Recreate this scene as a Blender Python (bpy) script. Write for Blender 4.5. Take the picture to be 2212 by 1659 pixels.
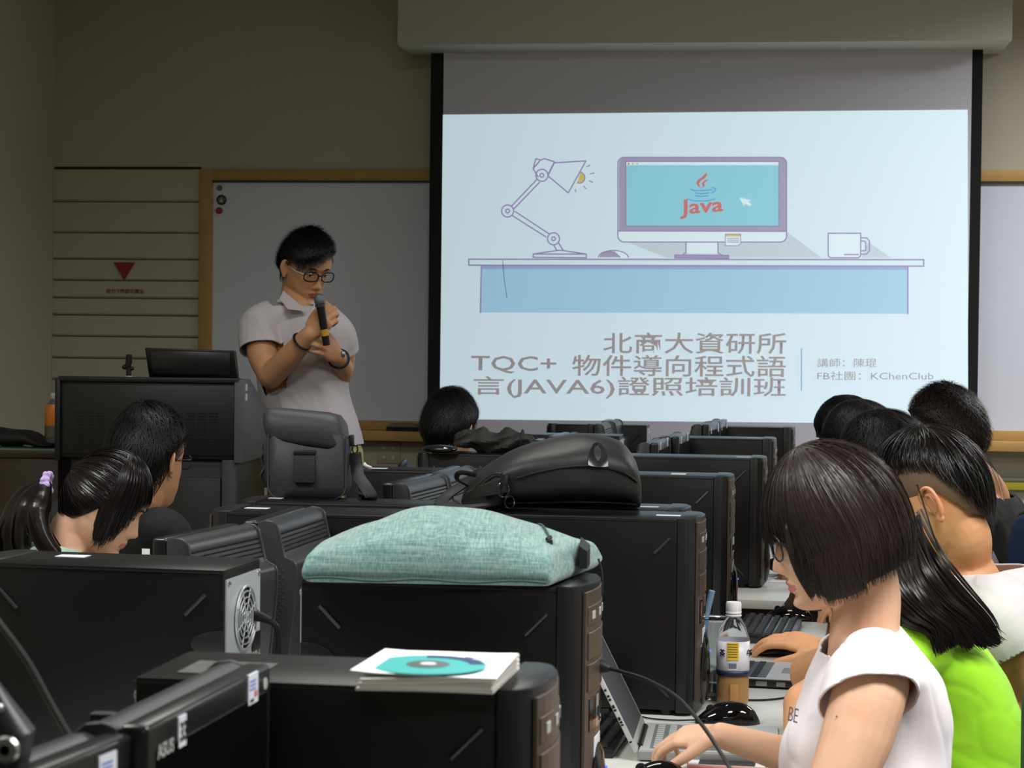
import bpy, bmesh, math, random
import numpy as np
from mathutils import Vector, Matrix, noise as mnoise
sc = bpy.context.scene
for o in list(bpy.data.objects): bpy.data.objects.remove(o)
# ---------------------------------------------------------------- camera
F = 4300.0; YAW = math.radians(7.0); PITCH = math.radians(-1.3); ROLL = 0.011
CAM = Vector((0, 0, 1.5))
_f = Vector((-math.sin(YAW)*math.cos(PITCH), math.cos(YAW)*math.cos(PITCH), math.sin(PITCH)))
_r = Vector((math.cos(YAW), math.sin(YAW), 0)); _u = _r.cross(_f)
_r2 = _r*math.cos(ROLL) + _u*math.sin(ROLL); _u2 = _r2.cross(_f)
cd = bpy.data.cameras.new('camera'); cam = bpy.data.objects.new('camera', cd)
sc.collection.objects.link(cam); sc.camera = cam
cd.sensor_width = 36; cd.lens = 36*F/2212; cd.clip_start = .05
cam.matrix_world = Matrix.Translation(CAM) @ Matrix((_r2, _u2, -_f)).transposed().to_4x4()
cd.dof.use_dof = True; cd.dof.focus_distance = 4.6; cd.dof.aperture_fstop = 13
def ray(px, py): return _f + _r2*((px-1106)/F) - _u2*((py-829.5)/F)
def P(px, py, d): return CAM + ray(px, py)*d
def PZ(px, py, z):
    r = ray(px, py); return CAM + r*((z-CAM.z)/r.z)
def PY(px, py, y):
    r = ray(px, py); return CAM + r*(y/r.y)
# ---------------------------------------------------------------- light and exposure
w = bpy.data.worlds.new('world'); sc.world = w; w.use_nodes = True
w.node_tree.nodes['Background'].inputs[0].default_value = (.75, .82, .9, 1)
w.node_tree.nodes['Background'].inputs[1].default_value = .25
sc.view_settings.view_transform = 'Standard'; sc.view_settings.look = 'None'
sc.view_settings.gamma = 1; sc.view_settings.use_curve_mapping = False
sc.view_settings.exposure = 0
def area(name, loc, sx, sy, power, col=(1, .95, .88), rot=(0, 0, 0), spread=180):
    l = bpy.data.lights.new(name, 'AREA'); l.shape = 'RECTANGLE'; l.size = sx; l.size_y = sy
    l.energy = power; l.color = col; l.spread = math.radians(spread)
    o = bpy.data.objects.new(name, l); sc.collection.objects.link(o); o.location = loc; o.rotation_euler = rot
    return o
area('ceiling_lamp_near', (.8, 2.2, 3.22), 1.2, .6, 66, (1, .98, .94), spread=150)
area('ceiling_lamp_right', (2.5, 2.8, 3.22), 1.2, .6, 70, (1, .98, .94), spread=150)
area('ceiling_lamp_back', (.3, -1.6, 3.22), 1.2, .6, 20, (1, .98, .94))
area('ceiling_lamp_left', (-2.0, 2.6, 3.22), 1.2, .6, 60, (1, .99, .94), spread=160)
area('fill_light_front', (-.9, 5.0, 3.22), 1.2, .6, 27, (1, .99, .94))  # weak fill light added to lift the dim front; no real fixture lit there
area('ceiling_lamp_far_right', (2.6, 7.6, 3.22), 1.2, .6, 110, (1, .975, .985), spread=160)
# ---------------------------------------------------------------- helpers
def lin(c):
    return tuple(((v/255)/12.92 if v/255 <= .04045 else ((v/255+.055)/1.055)**2.4) for v in c[:3]) + (1,)
_M = {}
def mat(name, rgb=(128, 128, 128), rough=.5, metal=0, spec=.5, emit=0, nscale=0, namt=0, bump=0, bscale=200, trans=0, sss=0, coat=0, rgb2=None, sheen=0, alpha=1, aniso=0, ior=1.45):
    if name in _M: return _M[name]
    m = bpy.data.materials.new(name); m.use_nodes = True; nt = m.node_tree; b = nt.nodes['Principled BSDF']
    c = lin(rgb)
    b.inputs['Base Color'].default_value = c; b.inputs['Roughness'].default_value = rough
    b.inputs['Metallic'].default_value = metal; b.inputs['Specular IOR Level'].default_value = spec
    b.inputs['Transmission Weight'].default_value = trans; b.inputs['Coat Weight'].default_value = coat
    b.inputs['IOR'].default_value = ior
    b.inputs['Alpha'].default_value = alpha
    if sheen: b.inputs['Sheen Weight'].default_value = sheen
    if aniso: b.inputs['Anisotropic'].default_value = aniso
    if sss:
        b.inputs['Subsurface Weight'].default_value = sss
        b.inputs['Subsurface Radius'].default_value = (.012, .005, .003); b.inputs['Subsurface Scale'].default_value = 1
    if emit:
        b.inputs['Emission Color'].default_value = c; b.inputs['Emission Strength'].default_value = emit
    if nscale:
        tc = nt.nodes.new('ShaderNodeTexCoord'); n = nt.nodes.new('ShaderNodeTexNoise')
        n.inputs['Scale'].default_value = nscale; n.inputs['Detail'].default_value = 6
        nt.links.new(tc.outputs['Object'], n.inputs['Vector'])
        mx = nt.nodes.new('ShaderNodeMix'); mx.data_type = 'RGBA'
        c2 = lin(rgb2) if rgb2 else tuple(max(0, v*(1-namt)) for v in c[:3])+(1,)
        mx.inputs[6].default_value = c; mx.inputs[7].default_value = c2
        nt.links.new(n.outputs['Fac'], mx.inputs[0]); nt.links.new(mx.outputs[2], b.inputs['Base Color'])
    if bump:
        tc = nt.nodes.new('ShaderNodeTexCoord'); n = nt.nodes.new('ShaderNodeTexNoise')
        n.inputs['Scale'].default_value = bscale; n.inputs['Detail'].default_value = 4
        nt.links.new(tc.outputs['Object'], n.inputs['Vector'])
        bp = nt.nodes.new('ShaderNodeBump'); bp.inputs['Strength'].default_value = bump; bp.inputs['Distance'].default_value = .002
        nt.links.new(n.outputs['Fac'], bp.inputs['Height']); nt.links.new(bp.outputs['Normal'], b.inputs['Normal'])
    _M[name] = m; return m
class MB:
    """collects shapes into ONE mesh"""
    def __init__(s): s.v = []; s.f = []; s.mi = []
    def add(s, vs, fs, mi=0):
        n = len(s.v); s.v += [tuple(v) for v in vs]; s.f += [tuple(i+n for i in f) for f in fs]; s.mi += [mi]*len(fs); return s
    def box(s, a, b, mi=0):
        (x0, y0, z0), (x1, y1, z1) = a, b
        return s.add([(x0,y0,z0),(x1,y0,z0),(x1,y1,z0),(x0,y1,z0),(x0,y0,z1),(x1,y0,z1),(x1,y1,z1),(x0,y1,z1)],
                     [(0,3,2,1),(4,5,6,7),(0,1,5,4),(1,2,6,5),(2,3,7,6),(3,0,4,7)], mi)
    def prism(s, pts, z0, z1, axis='z', mi=0):
        n = len(pts)
        def q(p, h): return {'z': (p[0], p[1], h), 'y': (p[0], h, p[1]), 'x': (h, p[0], p[1])}[axis]
        return s.add([q(p, z0) for p in pts]+[q(p, z1) for p in pts],
                     [tuple(range(n))[::-1], tuple(range(n, 2*n))]+[(i, (i+1) % n, n+(i+1) % n, n+i) for i in range(n)], mi)
    def loft(s, rings, cap=True, closed=True, mi=0):
        n = len(rings[0]); vs = [p for r in rings for p in r]; fs = []
        for k in range(len(rings)-1):
            for i in range(n if closed else n-1):
                j = (i+1) % n; fs.append((k*n+i, k*n+j, (k+1)*n+j, (k+1)*n+i))
        if cap: fs += [tuple(range(n))[::-1], tuple((len(rings)-1)*n+i for i in range(n))]
        return s.add(vs, fs, mi)
    def tube(s, pts, r, seg=8, mi=0, cap=True, flat=1, up=None):
        pts = [Vector(p) for p in pts]; rs = r if isinstance(r, (list, tuple)) else [r]*len(pts); rings = []
        t0 = (pts[1]-pts[0]).normalized(); n = Vector(up) if up else (Vector((0, 0, 1)) if abs(t0.z) < .9 else Vector((1, 0, 0)))
        for i, p in enumerate(pts):
            t = ((pts[min(i+1, len(pts)-1)]-pts[max(i-1, 0)])).normalized()
            n = (n-t*n.dot(t)).normalized(); b = t.cross(n)
            rings.append([p+(n*math.cos(a)*flat+b*math.sin(a))*rs[i] for a in [2*math.pi*k/seg for k in range(seg)]])
        return s.loft(rings, cap, True, mi)
    def lathe(s, prof, seg=32, o=(0, 0, 0), mi=0, cap=True):
        o = Vector(o)
        return s.loft([[o+Vector((r*math.cos(2*math.pi*k/seg), r*math.sin(2*math.pi*k/seg), z)) for k in range(seg)] for r, z in prof], cap, True, mi)
    def ball(s, c, r, seg=16, rin=10, mi=0):
        r = (r, r, r) if not isinstance(r, (tuple, list)) else r; c = Vector(c)
        return s.loft([[c+Vector((r[0]*math.sin(t)*math.cos(a), r[1]*math.sin(t)*math.sin(a), -r[2]*math.cos(t))) for a in [2*math.pi*k/seg for k in range(seg)]]
                       for t in [math.pi*max(.02, min(.98, i/rin)) for i in range(rin+1)]], True, True, mi)
    def xf(s, M): s.v = [tuple(M @ Vector(v)) for v in s.v]; return s
    def mesh(s, name, mats, smooth=False, bevel=0, seg=2, recalc=True):
        me = bpy.data.meshes.new(name); me.from_pydata(s.v, [], s.f)
        for m in (mats if isinstance(mats, (list, tuple)) else [mats]): me.materials.append(m)
        me.polygons.foreach_set('material_index', s.mi)
        bm = bmesh.new(); bm.from_mesh(me)
        if recalc: bmesh.ops.recalc_face_normals(bm, faces=bm.faces)
        if bevel:
            es = [e for e in bm.edges if e.is_manifold and e.calc_face_angle(0) > .5]
            bmesh.ops.bevel(bm, geom=es, offset=bevel, segments=seg, profile=.5, affect='EDGES')
        bm.to_mesh(me); bm.free()
        if smooth:
            me.polygons.foreach_set('use_smooth', [True]*len(me.polygons))
            if smooth != 'all':
                me.set_sharp_from_angle(angle=math.radians(40))
        return me
def link(name, me, parent=None, loc=(0, 0, 0), rot=(0, 0, 0)):
    o = bpy.data.objects.new(name, me); sc.collection.objects.link(o); o.parent = parent; o.location = loc; o.rotation_euler = rot
    return o
def obj(name, mb, m, parent=None, smooth=True, bevel=0, seg=2, loc=(0, 0, 0), rot=(0, 0, 0), label=None):
    o = link(name, mb.mesh(name, m, smooth, bevel, seg), parent, loc, rot)
    if label: o['label'] = label
    return o
def tag(o, label, cat, group=None, kind=None):
    o['label'] = label; o['category'] = cat
    if group: o['group'] = group
    if kind: o['kind'] = kind
    return o
def thing(name, label, cat, loc=(0, 0, 0), rz=0, group=None):
    o = bpy.data.objects.new(name, None); sc.collection.objects.link(o); o.empty_display_size = .05
    o.location = loc; o.rotation_euler = (0, 0, rz); return tag(o, label, cat, group)
def struct(name, mb, m, parent=None, **k):
    o = obj(name, mb, m, parent, **k)
    if parent is None: o['kind'] = 'structure'
    return o
def dup(root, loc, rz, label):
    r = root.copy(); sc.collection.objects.link(r); r.location = loc; r.rotation_euler = (0, 0, rz); r['label'] = label
    for ch in list(root.children):
        c = ch.copy(); sc.collection.objects.link(c); c.parent = r
        for g in ch.children:
            d = g.copy(); sc.collection.objects.link(d); d.parent = c
    return r
def text_mesh(name, body, size, m, parent=None, bold=0, depth=.0005, align='LEFT', space=1.0, scx=1.0, res=3, line=1.0):
    """flat lettering in the local x-z plane, facing -y"""
    c = bpy.data.curves.new('t', 'FONT'); c.body = body; c.size = size; c.extrude = depth/2; c.offset = bold
    c.align_x = align; c.space_character = space; c.resolution_u = res; c.space_line = line
    t = bpy.data.objects.new('t', c); sc.collection.objects.link(t)
    me = bpy.data.meshes.new_from_object(t.evaluated_get(bpy.context.evaluated_depsgraph_get()))
    bpy.data.objects.remove(t); bpy.data.curves.remove(c)
    me.name = name
    me.transform(Matrix.Diagonal((scx, 1, 1, 1))); me.transform(Matrix.Rotation(math.pi/2, 4, 'X'))
    me.materials.clear(); me.materials.append(m)
    return link(name, me, parent)
random.seed(7)
# ---------------------------------------------------------------- room
WY = 9.1; XL = PY(118, 400, WY).x; XR = 4.3; YB = -3.0; ZC = 3.3
wallm = mat('wall_paint', (188, 184, 164), .7, nscale=1.3, namt=.1, bump=.1, bscale=90)
struct('floor', MB().box((XL-.1, YB, -.1), (XR, WY+.1, 0)), mat('floor_vinyl', (96, 92, 84), .45, nscale=6, namt=.3))
struct('ceiling', MB().box((XL-.1, YB, ZC), (XR, WY+.1, ZC+.1)), mat('ceiling_paint', (170, 168, 160), .8))
struct('wall_front', MB().box((XL-.1, WY, 0), (XR, WY+.1, ZC)), wallm)
struct('wall_left', MB().box((XL-.1, YB, 0), (XL, WY, ZC)), wallm)
struct('wall_right', MB().box((XR, YB, 0), (XR+.1, WY+.1, ZC)), wallm)
struct('wall_back', MB().box((XL-.1, YB-.1, 0), (XR+.1, YB, ZC)), wallm)
# platform at the front (stage) carrying the lecturer and the lectern
STG = .12
# escape / access panel made of horizontal boards
def WX(px, py): q = PY(px, py, WY); return q.x, q.z
x0, _ = WX(117, 600); x1, _ = WX(432, 600)
pan = thing('wall_panel', 'cream panel of horizontal boards with a red triangle, at the left of the whiteboard', 'wall panel', (x0, WY, 0))
pw = x1-x0; ys = [366, 437, 504, 561, 607, 645, 682, 728, 775, 822, 868, 914, 960]
zz = [WX(275, y)[1] for y in ys]
obj('backing', MB().box((-.012, -.004, zz[-1]-.02), (pw+.002, 0, zz[0]+.012)), mat('gap_dark', (40, 38, 34), .8), pan)
boardm = mat('board_cream', (192, 186, 164), .55, nscale=3, namt=.08)
for i in range(len(zz)-1):
    b = MB().prism([(0, zz[i]-.0015), (0, zz[i+1]+.002), (-.014, zz[i+1]+.002), (-.024, zz[i+1]+.010), (-.020, zz[i]-.0015)], 0, pw, 'x')
    obj('board', b, boardm, pan, smooth=False, bevel=.001, seg=1)
redm = mat('red_paint', (150, 38, 52), .5)
tx, tz = WX(250, 567); tx2, _ = WX(295, 567); tx3, tz3 = WX(273, 606)
obj('red_triangle', MB().prism([(tx-x0, tz), (tx2-x0, tz), ((tx+tx2)/2-x0, tz3)], -.030, -.0215, 'y'), redm, pan, False)
lx, lz = WX(233, 633)
t = text_mesh('red_lettering', '用力下壓即可彈出', .0228, redm, pan, bold=.0003); t.location = (lx-x0, -.0265, lz)
# whiteboard with wooden frame
woodm = mat('frame_wood', (190, 152, 88), .5, nscale=20, namt=.25)
bx0, bz1 = WX(435, 367); bx1 = WX(2212, 400)[0]+.9; bz0 = WX(800, 947)[1]
wb = thing('whiteboard', 'long wall whiteboard in a pale wooden frame, running behind the projection screen', 'whiteboard', (bx0, WY, 0))
W = bx1-bx0; fr = (WX(462, 600)[0]-bx0); ft = .052
obj('board_surface', MB().box((fr, -.02, bz0+.06), (W-fr, 0, bz1-ft)), mat('whiteboard_enamel', (216, 222, 234), .28, spec=.5), wb, False)
obj('frame_side', MB().box((0, -.035, bz0), (fr, 0, bz1)), woodm, wb, True, .003)
obj('frame_side', MB().box((W-fr, -.035, bz0), (W, 0, bz1)), woodm, wb, True, .003)
obj('frame_top', MB().box((fr, -.035, bz1-ft), (W-fr, 0, bz1)), woodm, wb, True, .003)
obj('frame_bottom', MB().box((fr, -.028, bz0+.04), (W-fr, 0, bz0+.085)), woodm, wb, True, .003)
obj('chalk_ledge', MB().box((fr, -.11, bz0-.005), (W-fr, 0, bz0+.04)), woodm, wb, True, .004)
obj('edge_strip', MB().box((fr, -.038, bz1-ft-.008), (W-fr, -.02, bz1-ft)), mat('strip_dark', (60, 56, 48), .5), wb, False)
# magnets
for (mx, my, r, col, lab) in ((475, 406, .013, (150, 80, 90), 'small pink round magnet, topmost on the whiteboard corner'),
                              (479, 432, .024, (34, 38, 40), 'larger dark picture magnet in the whiteboard corner'),
                              (474, 455, .016, (150, 30, 40), 'small red round magnet under the dark one')):
    q = PY(mx, my, WY-.02)
    t = thing('magnet', lab, 'magnet', (q.x, WY-.02, q.z))
    obj('button', MB().lathe([(r, 0), (r, .006), (r*.8, .009)], 20).xf(Matrix.Rotation(math.pi/2, 4, 'X')), mat('magnet_%d' % my, col, .35), t)
    if r > .015:
        obj('badge', MB().lathe([(r*.68, .0), (r*.66, .0105)], 20).xf(Matrix.Rotation(math.pi/2, 4, 'X')), mat('badge_%d' % my, (110, 125, 110) if r > .02 else (185, 70, 75), .4, nscale=90, namt=.6), t)
        if r > .02: obj('tent_print', MB().prism([(-.009, -.011), (.009, -.011), (.001, .013)], -.0115, -.0105, 'y'), mat('print_yellow', (190, 180, 120), .5), t, False)
# eraser on the ledge, wall sockets, rail
q = PY(870, 921, WY-.07)
er = thing('board_eraser', 'grey dusty eraser lying on the whiteboard ledge left of the screen', 'eraser', (q.x, WY-.06, bz0+.04))
obj('felt', MB().box((-.075, -.03, 0), (.075, .03, .018)), mat('felt_black', (30, 30, 32), .9), er, True, .004)
obj('grip', MB().prism([(-.08, .018), (.08, .018), (.06, .036), (-.045, .036)], -.028, .028, 'y'), mat('eraser_grip', (120, 120, 118), .7, nscale=60, namt=.5), er, True, .004)
for i, (sx_, lab) in enumerate(((838, 'cream wall socket plate low on the wall, the left one under the ledge'), )):
    q = PY(sx_+2, 978, WY); t = thing('wall_socket', 'cream four-button socket plate on the wall under the whiteboard ledge', 'socket', (q.x, WY, q.z))
    obj('plate', MB().box((-.055, -.008, -.05), (.055, 0, .05)), mat('plate_cream', (176, 170, 140), .5), t, True, .003)
    for a in (-.022, .022):
        for c_ in (-.022, .022):
            obj('rocker', MB().box((a-.008, -.013, c_-.009), (a+.008, -.008, c_+.009)), mat('rocker_ivory', (200, 196, 176), .4), t, True, .001)
q = PY(1600, 1046, WY)
obj_ = struct('trim_1', MB().box((bx0+2.2, -.03, -.022), (bx1, 0, .022)), mat('trim_olive', (168, 160, 44), .5), bevel=.003); obj_.location = (0, WY, PY(2180, 1047, WY).z)
obj_ = struct('trim_2', MB().box((bx0+2.2, -.035, -.007), (bx1, 0, .007)), mat('trim_grey', (120, 118, 105), .5), bevel=.002); obj_.location = (0, WY, PY(2180, 1035, WY).z)
# screen housing (boxed soffit)
SY = WY-.16
h0 = PY(858, 97, WY-.42); h1 = PY(2186, 93, WY-.42)
hz = h0.z
struct('trim_3', MB().box((h0.x, WY-.42, hz), (h1.x, WY, ZC)), mat('soffit_paint', (196, 194, 184), .6, nscale=2, namt=.06), bevel=.004)
# ---------------------------------------------------------------- projection screen and the projected slide
a = PY(931, 100, SY); b = PY(2124, 95, SY); SX0, SX1 = a.x, b.x; SZ1 = hz-.02; SZ0 = PY(1300, 1010, SY).z-.12
scr = thing('projection_screen', 'pull-down projection screen with black borders showing the bright course title slide', 'screen', (SX0, SY, 0))
SW = SX1-SX0; bl = PY(955, 500, SY).x-SX0; br = PY(2094, 500, SY).x-SX0
obj('border', MB().box((0, 0, SZ0), (SW, .003, SZ1+.12)), mat('border_black', (14, 14, 16), .8), scr, False)
wt = PY(1500, 109, SY).z
obj('white_fabric', MB().box((bl, -.002, SZ0+.02), (br, 0, wt)), mat('screen_fabric', (214, 213, 226), .85), scr, False)
SLX0 = PY(957, 580, SY).x; SLX1 = PY(2091, 580, SY).x
def grad_emit(name, rgb, k=.55):
    """projected light: dimmer at the left of the beam than at the right"""
    m = bpy.data.materials.new(name); m.use_nodes = True; nt = m.node_tree; b = nt.nodes['Principled BSDF']
    b.inputs['Base Color'].default_value = (.24, .24, .25, 1); b.inputs['Roughness'].default_value = .9; b.inputs['Specular IOR Level'].default_value = 0
    b.inputs['Emission Color'].default_value = lin(rgb)
    ge = nt.nodes.new('ShaderNodeNewGeometry'); sp = nt.nodes.new('ShaderNodeSeparateXYZ'); mr = nt.nodes.new('ShaderNodeMapRange')
    mr.inputs['From Min'].default_value = SLX0; mr.inputs['From Max'].default_value = SLX1
    mr.inputs['To Min'].default_value = .74; mr.inputs['To Max'].default_value = 1.0
    nt.links.new(ge.outputs['Position'], sp.inputs[0]); nt.links.new(sp.outputs[0], mr.inputs[0]); nt.links.new(mr.outputs[0], b.inputs['Emission Strength'])
    return m
lay = [0]
def SP(px, py):
    q = PY(px, py, SY); return (q.x-SX0, q.z)
def slide(name, pts, m):
    lay[0] += 1; y = -.003-.0002*lay[0]
    return obj(name, MB().prism([SP(*p) for p in pts], y, y+.0002, 'y'), m, scr, False)
def stroke(name, lines, wpx, m, closed=False):
    """polyline outlines of the drawing, one part"""
    lay[0] += 1; y = -.003-.0002*lay[0]; mb = MB()
    for ln in lines:
        ps = [Vector(SP(*p)) for p in ln]; hw = wpx*.5*.00206
        for i in range(len(ps)-1):
            d = ps[i+1]-ps[i]
            if d.length < 1e-6: continue
            d.normalize(); n = Vector((-d.y, d.x))*hw; e = d*hw*.6
            mb.prism([tuple(q) for q in (ps[i]-e+n, ps[i]-e-n, ps[i+1]+e-n, ps[i+1]+e+n)], y, y+.0002, 'y')
    return obj(name, mb, m, scr, False)
def circ(cx, cy, r, n=24, a0=0, a1=360): return [(cx+r*math.cos(math.radians(a0+(a1-a0)*i/n)), cy+r*math.sin(math.radians(a0+(a1-a0)*i/n))) for i in range(n+1)]
def rrect(x0, y0, x1, y1, r, top=True, bot=True):
    o = []
    for (cx, cy, a, on) in ((x0, y0, 180, top), (x1, y0, 270, top), (x1, y1, 0, bot), (x0, y1, 90, bot)):
        if not on or r == 0: o.append((cx, cy)); continue
        ccx = cx+r if cx == x0 else cx-r; ccy = cy+r if cy == y0 else cy-r
        o += [(ccx+r*math.cos(math.radians(a+k*18)), ccy+r*math.sin(math.radians(a+k*18))) for k in range(6)]
    return o
e_white = grad_emit('beam_white', (205, 227, 237)); e_blue = grad_emit('beam_blue', (150, 198, 222)); e_teal = grad_emit('beam_teal', (130, 200, 216))
e_grey = grad_emit('beam_grey', (150, 148, 175)); e_line = grad_emit('beam_purple', (138, 124, 172)); e_red = grad_emit('beam_red', (196, 100, 100))
e_text = grad_emit('beam_text', (142, 134, 134)); e_yel = grad_emit('beam_yellow', (196, 186, 96)); e_lb = grad_emit('beam_light_blue', (92, 152, 205))
e_sh = grad_emit('beam_shade', (186, 202, 212)); e_w2 = grad_emit('beam_bright', (214, 234, 240)); e_edge = grad_emit('beam_deskshade', (140, 160, 205))
slide('slide_background', [(957, 248), (2090, 237), (2091, 917), (950, 905)], e_white)
slide('slide_shadow', [(1699, 500), (1775, 557), (1630, 557), (1440, 557), (1355, 523), (1690, 523)], e_sh)
slide('slide_shadow', [(1876, 523), (1925, 557), (1860, 557)], e_sh)
slide('desk_front_drawing', [(1040, 574), (1961, 576), (1961, 678), (1038, 675)], e_blue)
slide('desk_shade_drawing', [(1040, 574), (1961, 576), (1961, 583), (1040, 581)], e_edge)
slide('desk_top_drawing', [(1013, 560), (1995, 561), (1995, 575), (1013, 573)], e_white)
stroke('drawing_lines', [[(1013, 560), (1995, 561), (1995, 575), (1013, 573), (1013, 560)], [(1040, 574), (1038, 675)], [(1961, 576), (1961, 678)]], 3, e_line)
slide('monitor_drawing', rrect(1337, 341, 1698, 500, 12, True, False), e_grey)
slide('monitor_chin_drawing', rrect(1335, 500, 1698, 523, 12, False, True), e_w2)
slide('monitor_screen_drawing', [(1352, 350), (1682, 350), (1682, 488), (1352, 488)], e_teal)
slide('title_bar_drawing', [(1352, 350), (1682, 350), (1682, 357), (1352, 357)], e_w2)
for k, (cx, m_) in enumerate(((1358, e_red), (1367, e_yel), (1377, e_teal))): slide('title_dot', circ(cx, 354, 2.2, 10)[:-1], m_)
slide('stand_drawing', [(1482, 523), (1551, 524), (1551, 548), (1482, 547)], e_w2)
slide('stand_foot_drawing', [(1458, 551), (1574, 552), (1574, 558), (1458, 557)], e_grey)
stroke('drawing_lines', [rrect(1335, 340, 1699, 523, 13)+[rrect(1335, 340, 1699, 523, 13)[0]], [(1352, 349), (1683, 349), (1683, 489), (1352, 489), (1352, 349)], [(1337, 499), (1698, 500)],
        [(1482, 524), (1482, 546), (1474, 551)], [(1551, 524), (1551, 547), (1560, 551)], [(1458, 551), (1574, 552), (1574, 558), (1458, 557), (1458, 551)]], 2.6, e_line)
slide('note_drawing', [(1567, 506), (1600, 506), (1600, 526), (1594, 531), (1567, 531)], e_w2)
slide('note_strip_drawing', [(1567, 506), (1600, 506), (1600, 511), (1567, 511)], e_yel)
stroke('drawing_lines', [[(1567, 506), (1600, 506), (1600, 526), (1594, 531), (1567, 531), (1567, 506)]]+[[(1571, y), (1596, y)] for y in (515, 519, 523)], 1.6, e_line)
slide('mug_drawing', rrect(1789, 504, 1859, 557, 6, False, True), e_w2)
stroke('drawing_lines', [rrect(1789, 504, 1859, 557, 7, False, True)+[(1789, 504)], [(1859, 514), (1872, 514), (1878, 521), (1878, 542), (1872, 549), (1859, 549)], [(1859, 521), (1867, 521), (1870, 524), (1870, 540), (1866, 542), (1859, 542)], [(1824, 550), (1855, 550)]], 2.6, e_line)
mo = [(1293, 556)]+[(1325+32*math.cos(math.radians(a)), 556-15*math.sin(math.radians(a))) for a in range(170, 5, -15)]+[(1358, 556)]
slide('mouse_drawing', mo, e_w2); slide('mouse_side_drawing', [(1295, 556), (1298, 549), (1306, 544), (1328, 545), (1340, 556)], e_grey)
stroke('drawing_lines', [mo, [(1300, 546), (1316, 543), (1328, 545), (1340, 556)]], 2.4, e_line)
# desk lamp drawing
stroke('drawing_lines', [[(1160, 388), (1104, 447)], [(1166, 394), (1110, 452)], [(1163, 382), (1152, 365), (1158, 343), (1168, 346), (1152, 365)], [(1168, 346), (1177, 343), (1198, 350), (1184, 378)], [(1198, 352), (1266, 348), (1228, 417), (1184, 380), (1198, 352)],
        [(1107, 466), (1180, 512)], [(1113, 457), (1186, 505)], [(1196, 529), (1203, 541)], [(1207, 525), (1217, 541)], [(1152, 549), (1205, 541), (1215, 541), (1267, 549), (1267, 557), (1152, 556), (1152, 549), (1267, 549)],
        circ(1171, 379, 13), circ(1171, 379, 4), circ(1097, 456, 13), circ(1097, 456, 4), circ(1196, 516, 13), circ(1196, 516, 4)], 2.8, e_line)
slide('bulb_drawing', [(1254, 372)]+circ(1252, 384, 12, 12, -75, 115), e_yel)
stroke('drawing_lines', [circ(1252, 384, 12, 12, -75, 115), [(1267, 361), (1275, 357)], [(1275, 376), (1284, 374)], [(1273, 391), (1281, 394)], [(1261, 402), (1266, 408)], [(1243, 409), (1244, 415)]], 2.2, e_line)
# the steaming cup mark, the word under it, the pointer arrow
slide('steam_mark', [(1527, 372), (1516, 383), (1507, 389), (1504, 396), (1508, 402), (1514, 407), (1510, 397), (1514, 391), (1522, 386), (1527, 380)], e_red)
slide('steam_mark', [(1531, 388), (1522, 390), (1516, 396), (1518, 402), (1515, 408), (1523, 402), (1521, 396)], e_red)
stroke('cup_mark', [[(1492, 409), (1500, 412), (1520, 412), (1538, 410)], [(1502, 417), (1514, 419), (1532, 417)], [(1503, 423), (1514, 425), (1530, 423)], [(1484, 430), (1500, 434), (1530, 434), (1544, 430)], [(1538, 405), (1546, 408), (1544, 413), (1536, 418)]], 2.6, e_lb)
def slide_text(name, body, px, py, size_px, m, wpx=None, bold=.0006, end=None, space=1.0):
    lay[0] += 1
    t = text_mesh(name, body, 1, m, scr, depth=.0002)
    me = t.data; xs = [v.co.x for v in me.vertices]; zs = [v.co.z for v in me.vertices]
    q0 = SP(px, py); q1 = SP(end[0], end[1])
    z_top = SP(px, py-size_px)[1]
    sx_ = (q1[0]-q0[0])/(max(xs)-min(xs)); sz_ = (z_top-q0[1])/(max(zs)-min(zs))
    slope = (q1[1]-q0[1])/(q1[0]-q0[0]); x_m, z_m = min(xs), min(zs)
    for v in me.vertices:
        v.co.x = (v.co.x-x_m)*sx_; v.co.z = (v.co.z-z_m)*sz_ + v.co.x*slope
    t.location = (q0[0], -.003-.0002*lay[0], q0[1])
    return t
def bold_text(name, body, x0p, y0p, h, x1p, y1p, m, b=.9):
    c = bpy.data.curves.new('t', 'FONT'); c.body = body; c.size = 1; c.offset = .009*b; c.resolution_u = 2
    t = bpy.data.objects.new('t', c); sc.collection.objects.link(t)
    me = bpy.data.meshes.new_from_object(t.evaluated_get(bpy.context.evaluated_depsgraph_get()))
    bpy.data.objects.remove(t); bpy.data.curves.remove(c); me.name = name
    n = len(me.vertices); co = np.empty(n*3, 'f'); me.vertices.foreach_get('co', co); co = co.reshape(-1, 3)
    u = (co[:, 0]-co[:, 0].min())/np.ptp(co[:, 0]); v = (co[:, 1]-co[:, 1].min())/np.ptp(co[:, 1])
    lay[0] += 1
    q0 = SP(x0p, y0p); q1 = SP(x1p, y1p); H = SP(x0p, y0p-h)[1]-q0[1]
    co[:, 0] = q0[0]+u*(q1[0]-q0[0]); z = q0[1]+u*(q1[1]-q0[1])+v*H
    co[:, 1] = -.003-.0002*lay[0]; co[:, 2] = z
    me.vertices.foreach_set('co', co.ravel()); me.materials.clear(); me.materials.append(m); me.update()
    return link(name, me, scr)
bold_text('slide_logo_word', 'Java', 1469, 474, 42, 1562, 467, e_red, 2.4)
slide('pointer_drawing', [(1597, 427), (1622, 433), (1616, 437), (1624, 442), (1618, 446), (1610, 440), (1607, 445)], e_w2)
bold_text('slide_title', '北商大資研所', 1303, 764, 46, 1698, 765, e_text, 1)
bold_text('slide_title', 'TQC+', 1018, 806, 38, 1202, 808, e_text, 1.2)
bold_text('slide_title', '物件導向程式語', 1236, 812, 46, 1697, 815, e_text, 1)
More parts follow.
